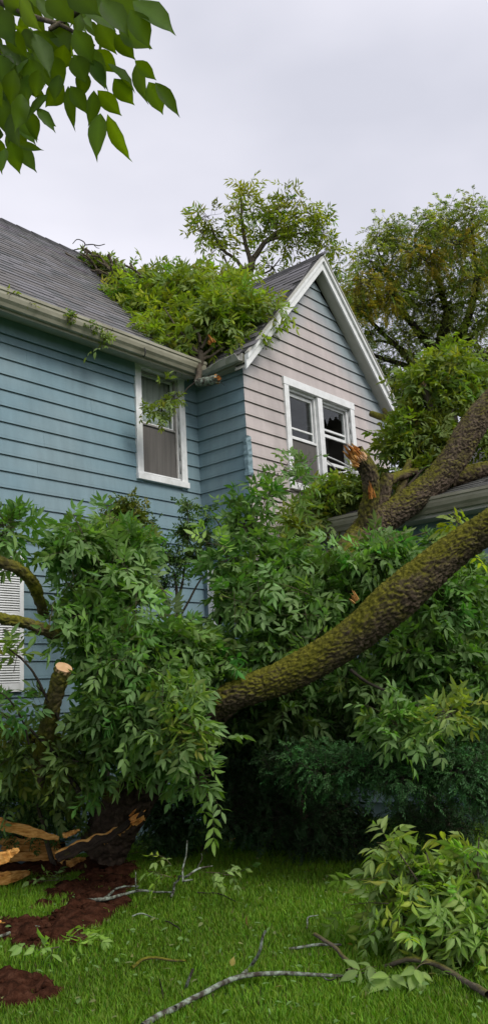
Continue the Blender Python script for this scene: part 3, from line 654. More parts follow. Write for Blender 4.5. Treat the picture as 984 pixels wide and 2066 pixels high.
# shuttered window, ground floor
wS = window_part((SW[0]+.013, -.019, SW[2]+.001), (SW[1]-.013, -.009, SW[2]+.02), 'ground floor window beside the louvred shutter')
bx = casing(wS, 'window', (0, 0, 0), (1, 0, 0), (0, -1, 0), *SW)
sash(wS, bx, 'upper_sash', SW[0]+.015, SW[1]-.015, 2.5, SW[3]-.02, -.06, .045); sash(wS, bx, 'lower_sash', SW[0]+.015, SW[1]-.015, SW[2]+.01, 2.53, -.092, .045)
room(wS, SW[0]-.2, SW[1]+.2, .15, 1.5, SW[2]-.2, SW[3]+.1); curtain(wS, SW[0]+.02, SW[1]-.02, .16, SW[2], SW[3], 'curtain')
sx0, sx1, sz0, sz1 = 5.15, 5.54, 1.765, 3.275
sh = MB().box((sx0, -.045, sz0), (sx0+.05, -.03, sz1)).build('shutter', MAT['white'], house); sh['label'] = 'white louvred shutter'
for (p_, q_) in (((sx1-.05, -.060, sz0), (sx1, -.028, sz1)), ((sx0+.05, -.060, sz0), (sx1-.05, -.028, sz0+.09)), ((sx0+.05, -.060, sz1-.07), (sx1-.05, -.028, sz1)), ((sx0+.05, -.060, 2.50), (sx1-.05, -.028, 2.60)), ((sx0, -.060, sz0), (sx0+.05, -.046, sz1))):
    bevel(MB().box(p_, q_).build('rail', MAT['white'], sh), .003)
MB().box((sx0+.05, -.031, sz0+.09), (sx1-.05, -.029, sz1-.07)).build('backing', MAT['alu'], sh)
slat0 = None; z = sz0+.10
while z < sz1-.09:
    if not (2.485 < z < 2.60):
        if slat0 is None:
            x0_, x1_ = sx0+.05, sx1-.05
            slat0 = MB().prism([(x0_, -.058, 0), (x0_, -.056, -.004), (x0_, -.033, .018), (x0_, -.035, .022)], [(x1_, -.058, 0), (x1_, -.056, -.004), (x1_, -.033, .018), (x1_, -.035, .022)]).build('slat', MAT['white'], sh); slat0.location.z = z
        else:
            o = bpy.data.objects.new('slat', slat0.data); col.objects.link(o); o.parent = sh; o.location.z = z
    z += .0265
# --- one-storey wing in front of the gable
WX, WZ = 9.33, 3.84
wing = wall((WX+.30, -DG, 0), (0, -1, 0), (-1, 0, 0), 0.03, 5.6, 3.62, [], MAT['blue'], 'blue wall of the low wing under the fallen limbs', zlo=.35)
SLW = .42
rw = slab([(WX-.02, -DG-.01, WZ), (WX-.02, -6.9, WZ), (13.2, -6.9, WZ+SLW*(13.2-WX)), (13.2, -DG-.01, WZ+SLW*(13.2-WX))], 0, .04, 'roof', MAT['shingle'], house); set_col(rw.data, np.full((8, 3), .06)); rw['label'] = 'low wing roof with curling shingles'
shingles(rw, (WX-.04, -DG-.02, WZ), (0, -1, 0), norm([1, 0, SLW]), 5.0, 3.4, 180, 14, cl=(.12, .115, .11))
gutter_run('gutter', (WX-.005, -DG-.03, 0), (WX-.005, -6.9, 0), (-1, 0, 0), WZ-.012, 'cream gutter along the low wing')
MB().box((WX-.004, -DG-.03, WZ-.24), (WX+.02, -6.9, WZ-.03)).build('fascia', MAT['soffit'], house)
MB().box((WX+.021, -DG-.035, WZ-.235), (WX+.29, -6.9, WZ-.22)).build('soffit', MAT['soffit'], house)
MB().box((WX+.33, -6.5, 0), (13.1, -6.4, 3.6)).build('wall', MAT['blue'], house)
# white casing of a ground floor window on the return wall
bevel(MB().box((XC-.06, -.10, 2.45), (XC+.01, -.20, 3.3)).build('casing_board', MAT['white'], house), .004)
# telephone cable along the wall
cb = tubes('service_cable', [([(5.6, -.045, 3.42), (6.6, -.06, 3.36), (7.5, -.06, 3.38), (8.45, -.05, 3.46), (8.47, -.6, 3.5)], [.006]*5, 6, .0)], MAT['cable']); tag(cb, 'thin black cable strung low across the blue wall', 'cable')
# ------------------------------------------------------------------ fallen ash tree
GREEN = np.array((.115, .212, .044)); YEL = np.array((.245, .295, .033)); PALE = np.array((.22, .295, .045)); DARKG = np.array((.030, .085, .022))
ash = dict(flip=.15, tl=.32, nl=5, rl=.19, pairs=3, ll=.116, lw=.038)
MAT['bark_d'] = bark_mat('shaded_ash_bark', (.02, .014, .010), (.07, .05, .036), moss=-.15)  # darker bark tones: shade on the trunk base put into the colour
tree = empty('fallen_tree', gnd(250, 1770), 'huge mossy ash tree toppled against the house, its green crown heaped along the wall', 'tree')
base = at(235, 1650, 8.0); fork = at(400, 1450, 7.75)
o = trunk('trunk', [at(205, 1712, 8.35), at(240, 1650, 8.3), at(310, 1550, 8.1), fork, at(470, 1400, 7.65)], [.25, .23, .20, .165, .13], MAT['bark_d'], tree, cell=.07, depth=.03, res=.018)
pA = [at(395, 1445, 7.75), at(480, 1400, 7.6), at(580, 1362, 7.5), at(690, 1300, 7.4), at(790, 1218, 7.3), at(870, 1148, 7.25), at(950, 1085, 7.2), at(1040, 1030, 7.1), at(1160, 960, 7.0)]
limbA = trunk('limb', pA, [.118, .128, .146, .170, .176, .164, .152, .146, .142], MAT['bark'], tree, cell=.036, depth=.018, res=.0105, stretch=2.0, lump=.2,
      knots=[(at(762, 1290, 7.02), .085, .05, .10), (at(880, 1128, 7.0), .07, .035, .09), (at(750, 1318, 7.1), .09, .07, 0), (at(890, 1195, 7.1), .06, .05, .0)])
limbA['label'] = 'big moss-covered limb crossing in front of the house'
pB = [at(430, 1440, 7.9), at(540, 1330, 8.6), at(640, 1225, 9.5), at(712, 1108, 10.25), at(752, 1060, 10.45), at(800, 1030, 10.5), at(868, 980, 10.5), at(915, 925, 10.5), at(940, 880, 10.5), at(975, 830, 10.5), at(1040, 760, 10.5)]
limbB = trunk('limb', pB, [.135, .145, .16, .19, .20, .193, .188, .18, .172, .163, .155], MAT['bark_b'], tree, cell=.038, depth=.019, res=.0115, stretch=2.6, lump=.13)
limbB['label'] = 'thick furrowed brown limb lying across the low roof'
trunk('branch', [at(905, 965, 10.65), at(950, 955, 10.70), at(1000, 942, 10.70), at(1080, 915, 10.70)], [.13, .12, .11, .10], MAT['bark'], tree, cell=.05, depth=.02, res=.016)
# broken stub beside the gable window
stb = trunk('broken_stub', [at(735, 1090, 10.35), at(740, 1040, 10.30), at(748, 990, 10.25), at(742, 950, 10.20), at(724, 922, 10.15), at(716, 908, 10.12)], [.13, .115, .105, .115, .115, .095], MAT['bark'], tree, cell=.045, depth=.018, res=.012)
stb['label'] = 'snapped stub with raw orange splinters'
ax = at(690, 885, 10.05)-at(735, 940, 10.20)
splinters('split_wood', at(718, 920, 10.10), ax, .075, .27, 46, MAT['rwood'], stb, 4, .06)
splinters('split_wood', at(728, 925, 10.02), ax, .06, .14, 14, MAT['cutwood'], stb, 3, .05)
splinters('split_wood', at(716, 938, 10.02), at(690, 935, 9.95)-at(716, 950, 10.00), .045, .16, 8, MAT['wood'], stb, 5, .15)
sw = at(748, 970, 10.11); splinters('split_wood', at(751, 1000, 10.13), at(742, 945, 10.05)-at(751, 1000, 10.13), .045, .24, 9, MAT['rwood'], stb, 6, .05)
trunk('branch', [at(760, 1065, 10.50), at(768, 1020, 10.50), at(776, 985, 10.50), at(782, 955, 10.50)], [.10, .09, .085, .08], MAT['bark_b'], tree, cell=.06, depth=.014, res=.013)
trunk('branch', [at(772, 975, 10.50), at(800, 962, 10.60), at(840, 950, 10.80)], [.08, .065, .05], MAT['bark'], tree, cell=.05, depth=.01, res=.014)
trunk('branch', [at(800, 1010, 10.60), at(812, 975, 10.70), at(825, 930, 10.80)], [.06, .06, .05], MAT['bark'], tree, cell=.05, depth=.01, res=.014)
tubes('branch', [(np.array([at(822, 980, 10.70), at(850, 950, 10.70), at(875, 935, 10.70)]), [.02, .016, .01])], MAT['twig'], tree)
o = tubes('branch', [([at(835, 850, 11.20), at(800, 848, 11.60), at(772, 842, 11.90), at(748, 834, 12.10)], [.06, .055, .05, .045], 9, .02), ([at(790, 850, 11.70), at(782, 840, 11.80), at(774, 826, 11.90)], [.04, .035, .03], 8)], MAT['bark'], tree)
trunk('broken_branch', [at(870, 830, 11.40), at(860, 800, 11.40), at(853, 775, 11.40)], [.05, .05, .052], MAT['twig'], tree, cell=.04, depth=.008, res=.012)
o = splinters('split_wood', at(853, 776, 11.38), at(850, 755, 11.30)-at(853, 776, 11.38), .05, .13, 8, MAT['cutwood'], tree, 8, .08)
splinters('split_wood', at(716, 1208, 7.9), at(700, 1188, 7.85)-at(720, 1214, 7.9), .035, .15, 7, MAT['wood'], tree, 9, .12)
splinters('split_wood', at(296, 1116, 8.3), at(285, 1110, 8.25)-at(300, 1118, 8.3), .03, .06, 5, MAT['wood'], tree, 10, .2)
# limbs on the left
trunk('branch', [at(-60, 1110, 6.9), at(0, 1133, 7.0), at(40, 1150, 7.1), at(68, 1180, 7.3), at(90, 1240, 7.6)], [.048, .050, .052, .058, .05], MAT['mossy'], tree, cell=.05, depth=.012, res=.012)
trunk('branch', [at(-60, 1232, 6.9), at(0, 1247, 7.0), at(55, 1258, 7.1), at(110, 1278, 7.3), at(180, 1300, 7.6), at(300, 1390, 7.8)], [.045, .048, .05, .058, .06, .08], MAT['mossy'], tree, cell=.05, depth=.012, res=.012)
sst = trunk('sawn_stub', [at(78, 1550, 7.6), at(90, 1500, 7.4), at(105, 1430, 7.2), at(118, 1380, 7.1), at(129, 1347, 7.05)], [.085, .08, .078, .075, .076], MAT['mossy'], tree, cell=.055, depth=.014, res=.012)
sst['label'] = 'mossy stub with a pale sawn end'
disc('cut_face', at(130, 1346, 7.05), at(129, 1347, 7.05)-at(118, 1380, 7.1), .07, MAT['cutwood'], sst, 7)
trunk('branch', [at(230, 1600, 7.9), at(170, 1560, 7.8), at(120, 1500, 7.6), at(60, 1490, 7.4)], [.10, .08, .06, .04], MAT['bark'], tree, cell=.06, depth=.014, res=.014)
tubes('branch', [([at(82, 1590, 7.5), at(84, 1555, 7.45), at(92, 1510, 7.4), at(80, 1470, 7.4)], [.035, .035, .03, .02], 8, .03)], MAT['bark'], tree)
tubes('branch', [([at(160, 1600, 7.4), at(130, 1550, 7.4), at(110, 1520, 7.3), at(60, 1470, 7.2)], [.025, .022, .018, .01], 7, .03)], MAT['dtwig'], tree)
tubes('branch', [([at(120, 1450, 7.2), at(95, 1410, 7.1), at(75, 1370, 7.05), at(60, 1345, 7.0), at(20, 1310, 7.0)], [.014, .013, .011, .009, .006], 6, .02), ([at(85, 1395, 7.1), at(78, 1388, 7.1), at(72, 1384, 7.1)], [.008, .006, .004], 5)], MAT['dtwig'], tree)
tubes('branch', [([at(60, 1500, 7.2), at(45, 1450, 7.1), at(20, 1410, 7.0), at(-10, 1392, 7.0)], [.010, .009, .007, .004], 6, .02)], MAT['dtwig'], tree)
tubes('branch', [([at(440, 1300, 8.2), at(452, 1190, 8.4), at(475, 1110, 8.5), at(505, 1020, 8.6)], [.022, .018, .013, .006], 7, .03), ([at(470, 1120, 8.5), at(455, 1080, 8.4), at(430, 1040, 8.3)], [.009, .007, .004], 6)], MAT['dtwig'], tree)
tubes('branch', [([at(520, 1330, 8.2), at(560, 1260, 8.2), at(590, 1220, 8.2), at(625, 1170, 8.2)], [.016, .013, .010, .006], 6, .03)], MAT['dtwig'], tree)
tubes('branch', [([at(560, 1330, 8.3), at(650, 1230, 8.5), at(720, 1150, 8.3), at(790, 1100, 8.1), at(860, 1075, 7.9)], [.03, .025, .018, .012, .006], 7, .03)], MAT['twig'], tree)
tubes('branch', [([at(705, 1350, 7.3), at(745, 1378, 7.3), at(800, 1405, 7.25), at(860, 1430, 7.1), at(910, 1440, 7.0)], [.016, .014, .011, .008, .005], 6, .02)], MAT['dtwig'], tree)
fo = Fol(21)
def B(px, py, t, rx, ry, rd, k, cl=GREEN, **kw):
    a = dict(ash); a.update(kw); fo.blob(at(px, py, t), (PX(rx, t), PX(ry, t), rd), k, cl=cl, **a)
B(160, 1100, 7.7, 85, 60, .45, 36); B(215, 1180, 7.8, 105, 80, .5, 62); B(185, 1235, 7.5, 65, 55, .4, 26)
B(248, 1110, 8.0, 66, 58, .45, 38); B(330, 1305, 7.6, 118, 72, .5, 74); B(220, 1310, 7.4, 95, 70, .45, 60)
B(250, 1420, 7.3, 110, 85, .45, 70); B(330, 1400, 7.3, 90, 80, .4, 50); B(205, 1470, 7.5, 55, 60, .4, 24); B(350, 1470, 7.0, 65, 55, .25, 22, cl=GREEN*1.1)
B(400, 1560, 7.0, 45, 40, .2, 9); B(300, 1520, 7.4, 60, 40, .25, 14); B(200, 1540, 7.6, 50, 40, .25, 14); B(375, 1440, 6.9, 45, 35, .2, 10, cl=PALE*.95, flip=.4)
B(490, 1060, 8.6, 60, 80, .3, 22); B(535, 1000, 8.8, 45, 45, .25, 7); B(600, 970, 8.9, 35, 50, .2, 3); B(462, 1130, 8.3, 45, 50, .3, 12)
B(500, 1205, 8.2, 82, 75, .5, 56); B(560, 1150, 8.5, 85, 70, .5, 58); B(610, 1230, 8.3, 105, 70, .5, 70); B(430, 1330, 7.9, 90, 60, .4, 44)
B(680, 1165, 8.6, 85, 50, .45, 48); B(780, 1130, 8.2, 90, 42, .35, 40, cl=GREEN*1.15); B(560, 1310, 8.1, 85, 55, .4, 44); B(700, 1215, 8.3, 70, 50, .4, 36)
B(10, 1060, 7.2, 40, 55, .25, 14); B(-5, 1275, 6.9, 25, 22, .12, 2, cl=YEL*.6); B(38, 1325, 7.0, 40, 18, .12, 2, cl=YEL*.6); B(5, 1430, 7.1, 30, 30, .15, 3); B(100, 1420, 7.2, 30, 20, .1, 1)
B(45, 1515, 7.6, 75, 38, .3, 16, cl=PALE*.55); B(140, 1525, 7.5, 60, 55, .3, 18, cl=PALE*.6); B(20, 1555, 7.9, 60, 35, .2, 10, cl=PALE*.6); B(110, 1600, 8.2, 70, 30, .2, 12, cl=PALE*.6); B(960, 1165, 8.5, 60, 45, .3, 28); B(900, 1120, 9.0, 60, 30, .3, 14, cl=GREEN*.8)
B(900, 1210, 8.2, 110, 80, .5, 64); B(850, 1310, 8.1, 130, 80, .5, 80, cl=GREEN*.95); B(950, 1340, 8.0, 80, 110, .5, 60); B(730, 1390, 8.1, 110, 60, .45, 56, cl=GREEN*.85)
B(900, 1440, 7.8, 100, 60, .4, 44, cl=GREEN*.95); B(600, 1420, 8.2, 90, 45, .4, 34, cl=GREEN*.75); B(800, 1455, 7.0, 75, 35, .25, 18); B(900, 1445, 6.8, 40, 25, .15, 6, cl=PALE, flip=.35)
# crown on the low roof and behind the big limb
B(670, 1005, 11.6, 85, 50, .45, 64, cl=YEL*.75); B(745, 985, 11.5, 60, 50, .4, 40, cl=YEL*.7); B(625, 1040, 11.3, 40, 30, .25, 14, cl=YEL*.7); B(600, 1060, 10.6, 40, 30, .25, 14, cl=YEL*.65)
B(880, 785, 11.6, 110, 85, .6, 100, cl=YEL*.78); B(850, 880, 11.4, 95, 90, .5, 90, cl=YEL*.7); B(945, 775, 11.8, 80, 65, .5, 56, cl=YEL*.8); B(905, 725, 11.8, 60, 55, .35, 32, cl=YEL*.85); B(805, 900, 11.3, 50, 65, .3, 26, cl=YEL*.66)
B(975, 880, 11.3, 45, 70, .4, 30, cl=YEL*.7); B(850, 960, 11.1, 65, 45, .4, 34, cl=YEL*.6); B(925, 1055, 7.6, 34, 10, .15, 3, cl=YEL)
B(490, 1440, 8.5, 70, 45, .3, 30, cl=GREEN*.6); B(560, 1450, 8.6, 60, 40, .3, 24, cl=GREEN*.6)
B(612, 930, 9.3, 30, 45, .15, 2, ll=.09); B(575, 950, 9.0, 30, 35, .15, 2, ll=.09)
for (px, py, t) in ((220, 1040, 7.5), (440, 1100, 8.0), (250, 1140, 7.3), (140, 1180, 7.2), (330, 1190, 7.4), (270, 1220, 7.2), (340, 1240, 7.3), (250, 1330, 7.0), (330, 1400, 6.8), (395, 1465, 6.7), (620, 1240, 7.8), (660, 1110, 8.1), (520, 1190, 7.8), (470, 1210, 7.7), (790, 1085, 7.8), (600, 1190, 7.8), (900, 1440, 6.7), (105, 1240, 7.0), (700, 1110, 8.0), (640, 1290, 7.7), (160, 1060, 7.3)):
    B(px, py, t, 18, 14, .1, 2, cl=np.array((.17, .27, .085))*rng.uniform(.8, 1.25), flip=.5, nl=3)          # upturned sprays that show their pale undersides
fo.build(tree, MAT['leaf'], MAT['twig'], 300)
# ------------------------------------------------------------------ branches heaped on the roof
rp_ = empty('roof_branch', (8.35, .2, 6.3), 'leafy yellow-green ash branches heaped in the valley of the roofs', 'branch')
fo = Fol(31)
def zroof(p): return np.maximum(6.10+.98*(p[1]+.36), 8.30-1.085*abs(p[0]-10.34)) if p[0] > 8.2 else 6.10+.98*(p[1]+.36)
def onroof(px, py, lift):
    """point on the main or gable roof under a photograph pixel, lifted"""
    for t in np.arange(8, 22, .02):
        q = at(px, py, t)
        if q[1] > -.4 and q[2] < zroof(q): return at(px, py, t-lift*1.3)
    return at(px, py, 11)
for (px, py, t, rx, ry, rd, k) in ((250, 605, 13.0, 60, 45, .4, 34), (300, 625, 12.7, 80, 55, .5, 60), (330, 585, 13.4, 85, 50, .5, 56), (390, 600, 12.9, 95, 65, .6, 84), (380, 575, 13.6, 95, 45, .5, 54), (470, 620, 12.6, 95, 60, .5, 72), (450, 660, 12.3, 90, 48, .4, 60), (350, 660, 12.3, 90, 50, .4, 60), (390, 690, 12.1, 65, 40, .35, 34), (310, 685, 11.9, 55, 30, .25, 22), (345, 705, 11.8, 40, 22, .2, 12), (505, 645, 12.2, 58, 44, .35, 28), (480, 682, 12.1, 48, 36, .3, 24), (560, 615, 11.9, 20, 30, .12, 3), (470, 585, 13.2, 75, 42, .4, 36), (270, 568, 13.6, 50, 26, .3, 16), (430, 640, 11.9, 60, 50, .3, 30)):
    a = dict(ash); a.update(ll=.135, lw=.042, rl=.22, tl=.36, nl=4); fo.blob(at(px, py, t), (PX(rx, t), PX(ry, t), rd), k, cl=YEL*rng.uniform(.85, 1.1), **a)
fo.build(rp_, MAT['leaf'], MAT['twig'], 300)
e0 = at(402, 745, 11.75)
its = [([e0, at(403, 715, 11.75), at(402, 690, 11.9), at(405, 650, 12.1)], [.05, .042, .03, .015], 9, .03)]
for (a, b, c) in (((398, 725), (375, 700), (345, 670)), ((400, 715), (360, 690), (320, 665)), ((404, 720), (430, 700), (462, 692)), ((405, 700), (418, 680), (425, 655)), ((398, 730), (385, 712), (372, 690)), ((402, 690), (396, 665), (380, 640)), ((408, 725), (440, 708), (455, 700)), ((400, 712), (372, 680), (330, 620))):
    its.append(([at(*a, 11.75), at(*b, 11.8), at(*c, 11.95)], [.025, .018, .008], 6, .05))
tubes('branch', its, MAT['twig'], rp_)
sp_ = splinters('split_wood', at(427, 686, 11.6), at(420, 672, 11.5)-at(430, 690, 11.6), .06, .14, 9, MAT['rwood'], rp_, 14, .1)
# branch hanging over the gutter, sawn end outwards
hb = empty('hanging_branch', at(400, 765, 11.55), 'broken grey branch hooked over the gutter with an orange torn end', 'branch')
tr_ = trunk('branch', [at(396, 772, 11.50), at(415, 770, 11.45), at(432, 766, 11.40), at(441, 763.5, 11.37)], [.052, .066, .064, .058], MAT['lichen'], hb, cell=.04, depth=.006, res=.01)
splinters('split_wood', at(440, 764, 11.37), at(456, 760, 11.33)-at(440, 764, 11.37), .054, .10, 12, MAT['rwood'], hb, 15, .06)
tubes('branch', [([at(396, 772, 11.50), at(402, 755, 11.60), at(401, 735, 11.70)], [.045, .042, .04], 8, .02)], MAT['twig'], hb)
tubes('twig', [([at(398, 768, 11.50), at(380, 780, 11.35), at(368, 795, 11.25), at(345, 812, 11.20), at(325, 822, 11.15)], [.010, .008, .007, .006, .004], 6, .02), ([at(438, 766, 11.35), at(446, 772, 11.30), at(453, 779, 11.30)], [.005, .004, .002], 5)], MAT['dtwig'], hb)
fo = Fol(33); a = dict(ash); a.update(tl=.2, ll=.085, lw=.027, rl=.14, nl=4)
for (px, py, rx, ry, k) in ((320, 825, 40, 22, 7), (345, 800, 22, 25, 4), (295, 822, 20, 10, 3), (330, 770, 6, 12, 1)):
    fo.blob(at(px, py, 10.9), (PX(rx, 10.9), PX(ry, 10.9), .12), k, cl=YEL*.75, **a)
fo.build(hb, MAT['leaf'], MAT['dtwig'], 200)
# debris along the valley up to the ridge
db = empty('roof_debris', onroof(240, 545, .05), 'strip of twigs and wilted leaves lodged below the roof ridge', 'debris')
fo = Fol(35); its = []
for i in range(34):
    f_ = i/33; px = 178+f_*125+rng.normal(0, 5); py = 519+f_*66+rng.normal(0, 5); c = at(px, py, 14.6-1.2*f_); fo.blob(c, (.2, .08, .2), 3, cl=YEL*rng.uniform(.45, .95), tl=.2, nl=4, rl=.14, pairs=3, ll=.10, lw=.03)
for i in range(44):
    f_ = rng.uniform(0, 1); c = at(185+f_*115+rng.normal(0, 6), 522+f_*68+rng.normal(0, 6), 14.4-1.2*f_); d = norm(rng.normal(0, .6, 3)+np.array([.9, -.6, -.7])*1.2)*rng.uniform(.3, .9); its.append(([c-d*.5, c+rng.normal(0, .05, 3), c+d*.5], [.018, .014, .008], 5, .05))
tubes('twigs', its, MAT['twig'], db); fo.build(db, MAT['leaf'], MAT['twig'], 120)
t_ = proj(onroof(170, 512, 0))[2]
rt = tubes('bare_twig', [([at(147, 492, t_), at(156, 483, t_), at(168, 487, t_), at(172, 494, t_), at(165, 501, t_), at(150, 504, t_)], [.006, .008, .010, .012, .012, .010], 6, .0), ([at(172, 494, t_), at(185, 494, t_), at(198, 496, t_), at(212, 492, t_)], [.011, .010, .009, .007], 6, .03), ([at(190, 495, t_), at(195, 500, t_), at(201, 501, t_)], [.007, .006, .004], 5)], MAT['dtwig']); tag(rt, 'bare forked twig sticking up from the main roof ridge', 'twig')
t_ = proj(onroof(300, 570, 0))[2]-.6
rt = tubes('bare_twig', [([at(292, 560, t_), at(300, 545, t_), at(310, 535, t_), at(320, 527, t_)], [.014, .013, .013, .012], 6, .02), ([at(288, 555, t_), at(285, 545, t_), at(294, 532, t_)], [.014, .012, .01], 6, .02)], MAT['dtwig']); tag(rt, 'dark broken branch tip poking above the heap on the roof', 'twig')
# sprigs lying in and over the main gutter
for (px, py, k, lab) in ((135, 636, 7, 'leafy sprig caught on the gutter edge in mid run'), (180, 656, 5, 'leafy sprig lying in the gutter left of the upper window'), (212, 678, 5, 'sprig hanging over the gutter lip nearest the upper window'), (20, 589, 1, 'single sprig on the gutter at the left edge'), (60, 608, 1, 'tiny sprig on the shingles just above the gutter')):
    v = at(px, py, 1)-CAM; q = CAM+v*((-.44-CAM[1])/v[1]); s_ = empty('leaf_sprig', q, lab, 'sprig'); fo = Fol(int(px)+40)
    fo.blob(q, (.13 if k > 1 else .03, .035, .06), k, cl=YEL*.85, tl=.13, nl=4, rl=.08, pairs=2, ll=.062, lw=.022); fo.build(s_, MAT['leaf'], MAT['dtwig'], 100)
s_ = empty('leaf_sprig', at(192, 700, 8.9), 'small three-leaved sprig dangling under the gutter', 'sprig'); fo = Fol(77)
fo.sprays(np.array([at(212, 698, 8.85)]), np.array([at(190, 702, 8.85)-at(212, 698, 8.85)]), tl=.12, nl=2, rl=.09, pairs=1, ll=.08, lw=.035, cl=GREEN, tdroop=.1); fo.build(s_, MAT['leaf'], MAT['dtwig'], 50)
# ------------------------------------------------------------------ trees behind the house
def bg_tree(name, label, limbs, blobs, seed, cl, kw, mat='farleaf', bark='twig'):
    rt = empty(name, (limbs[0][0][0][0], limbs[0][0][0][1], 0), label, 'tree')
    tubes('trunk', [(np.array(limbs[0][0]), limbs[0][1], 10, .06)], MAT[bark], rt)
    for (pth, rad) in limbs[1:]: tubes('limb', [(np.array(pth), rad, 7, .05)], MAT[bark], rt)
    f = Fol(seed, small=True)
    for (px, py, t, rx, ry, rd, k, m) in blobs: f.blob(at(px, py, t), (PX(rx, t), PX(ry, t), rd), k, cl=np.asarray(cl)*m, **kw)
    f.build(rt, MAT[mat], MAT[bark], 0, 'crown'); return rt
T = 19.0
g0 = at(490, 600, T); 
kw = dict(tl=.38, nl=4, rl=.30, pairs=3, ll=.17, lw=.048, stem=.008, leafstem=.003, updrift=.6)
bg_tree('ash_tree', 'slender green ash tree rising behind the roof between the gables', [([(g0[0], g0[1], 0), (g0[0], g0[1], 4), g0, at(505, 545, T), at(512, 520, T)], [0.150, 0.136, 0.116, 0.088, 0.068]),
    ([at(512, 520, T), at(530, 495, T), at(555, 470, T), at(590, 455, T), at(640, 432, T)], [0.068, 0.058, 0.048, 0.034, 0.014]), ([at(507, 535, T), at(497, 500, T), at(490, 460, T), at(487, 420, T), at(485, 380, T)], [0.061, 0.048, 0.041, 0.031, 0.014]),
    ([at(500, 560, T), at(485, 535, T), at(470, 518, T), at(450, 505, T), at(435, 480, T), at(425, 450, T)], [0.048, 0.041, 0.037, 0.034, 0.027, 0.014]), ([at(483, 572, T), at(470, 555, T), at(458, 535, T), at(452, 515, T)], [0.031, 0.027, 0.024, 0.020]),
    ([at(540, 485, T), at(570, 478, T), at(620, 470, T), at(660, 475, T)], [0.034, 0.027, 0.020, 0.010]), ([at(500, 560, T), at(545, 545, T), at(565, 520, T)], [0.027, 0.020, 0.010])],
    [(415, 440, T, 30, 20, .6, 7, 1), (400, 465, T, 28, 30, .6, 8, .95), (430, 500, T, 30, 20, .5, 4, 1), (450, 470, T, 35, 30, .6, 5, 1), (500, 395, T, 33, 30, .6, 8, 1.05), (515, 430, T, 38, 28, .6, 8, 1), (480, 430, T, 28, 42, .6, 6, 1),
     (560, 420, T, 42, 35, .7, 12, 1.0), (590, 400, T, 33, 25, .6, 6, 1.0), (560, 455, T, 39, 28, .6, 8, .95), (610, 450, T, 49, 35, .7, 13, .95), (650, 465, T, 35, 35, .6, 12, .95), (640, 425, T, 23, 20, .5, 2, 1), (600, 490, T, 49, 28, .6, 11, .9), (660, 500, T, 28, 23, .5, 7, .9), (550, 540, T, 25, 28, .4, 7, .95), (530, 510, T, 25, 19, .4, 2, 1), (450, 545, T, 23, 11, .4, 2, 1), (520, 470, T, 23, 35, .5, 3, 1)], 51, (.23, .28, .035), kw, bark='twig')
T = 23.0
kw = dict(tl=.6, nl=6, rl=.30, pairs=7, ll=.085, lw=.026, stem=.008, leafstem=.003, updrift=.8, droop=.45, cvar=.25)
tk = at(900, 800, T)
LOC = (.26, .31, .06)
bg_tree('locust_tree', 'broad olive and rust tinged locust tree filling the right edge behind the gable', [([(tk[0], tk[1], 0), (tk[0], tk[1], 4), tk, at(890, 700, T), at(905, 620, T)], [.30, .28, .22, .18, .12]),
    ([at(895, 740, T), at(860, 690, T), at(820, 640, T), at(790, 580, T), at(760, 500, T)], [.14, .11, .09, .06, .02]), ([at(895, 720, T), at(940, 650, T), at(960, 560, T), at(950, 460, T)], [.14, .11, .08, .02]), ([at(905, 640, T), at(880, 560, T), at(860, 480, T)], [.10, .07, .02]),
    ([at(880, 780, T), at(820, 740, T), at(760, 720, T), at(720, 700, T)], [.10, .08, .05, .02]), ([at(850, 760, T), at(800, 700, T), at(740, 640, T), at(710, 590, T)], [.08, .07, .05, .02]), ([at(905, 700, T), at(935, 690, T), at(990, 640, T)], [.10, .08, .04]), ([at(840, 720, T), at(780, 690, T), at(740, 690, T)], [.05, .04, .02])],
    [(930, 450, T, 84, 60, 1.2, 84, 1), (860, 470, T, 72, 48, 1.1, 56, 1.05), (780, 480, T, 66, 45, 1.0, 50, .95), (740, 540, T, 54, 60, 1.0, 50, 1.1), (830, 540, T, 90, 60, 1.3, 90, 1.1), (930, 540, T, 90, 72, 1.3, 98, 1.05), (720, 600, T, 45, 48, .9, 37, 1.15), (790, 610, T, 72, 57, 1.2, 68, 1.1), (870, 620, T, 84, 60, 1.3, 78, .9), (960, 630, T, 72, 72, 1.3, 76, .9), (750, 670, T, 50, 36, .9, 21, .8), (830, 690, T, 72, 43, 1.0, 37, .75), (920, 690, T, 84, 48, 1.1, 56, .75), (770, 730, T, 48, 28, .9, 13, .7), (850, 740, T, 72, 36, .9, 25, .7), (980, 720, T, 48, 60, .9, 37, .75), (1010, 500, T, 72, 108, 1.3, 71, 1)], 53, LOC, kw, bark='dtwig')
f = Fol(54, small=True)
lo = [o for o in bpy.data.objects if o.name == 'locust_tree'][0]
for (px, py, rx, ry, k) in ((735, 570, 45, 35, 18), (790, 590, 50, 25, 18), (850, 520, 60, 25, 18), (920, 490, 50, 25, 14), (960, 560, 40, 25, 10), (730, 620, 30, 25, 10)):
    f.blob(at(px, py, T-1.0), (PX(rx, T), PX(ry, T), .5), k, cl=(.30, .25, .035), **kw)
f.build(lo, MAT['farleaf'], MAT['dtwig'], 0, 'rust_tinged_leaves')
kw2 = dict(tl=.8, nl=6, rl=.32, pairs=4, ll=.14, lw=.05, stem=.01, leafstem=.003)
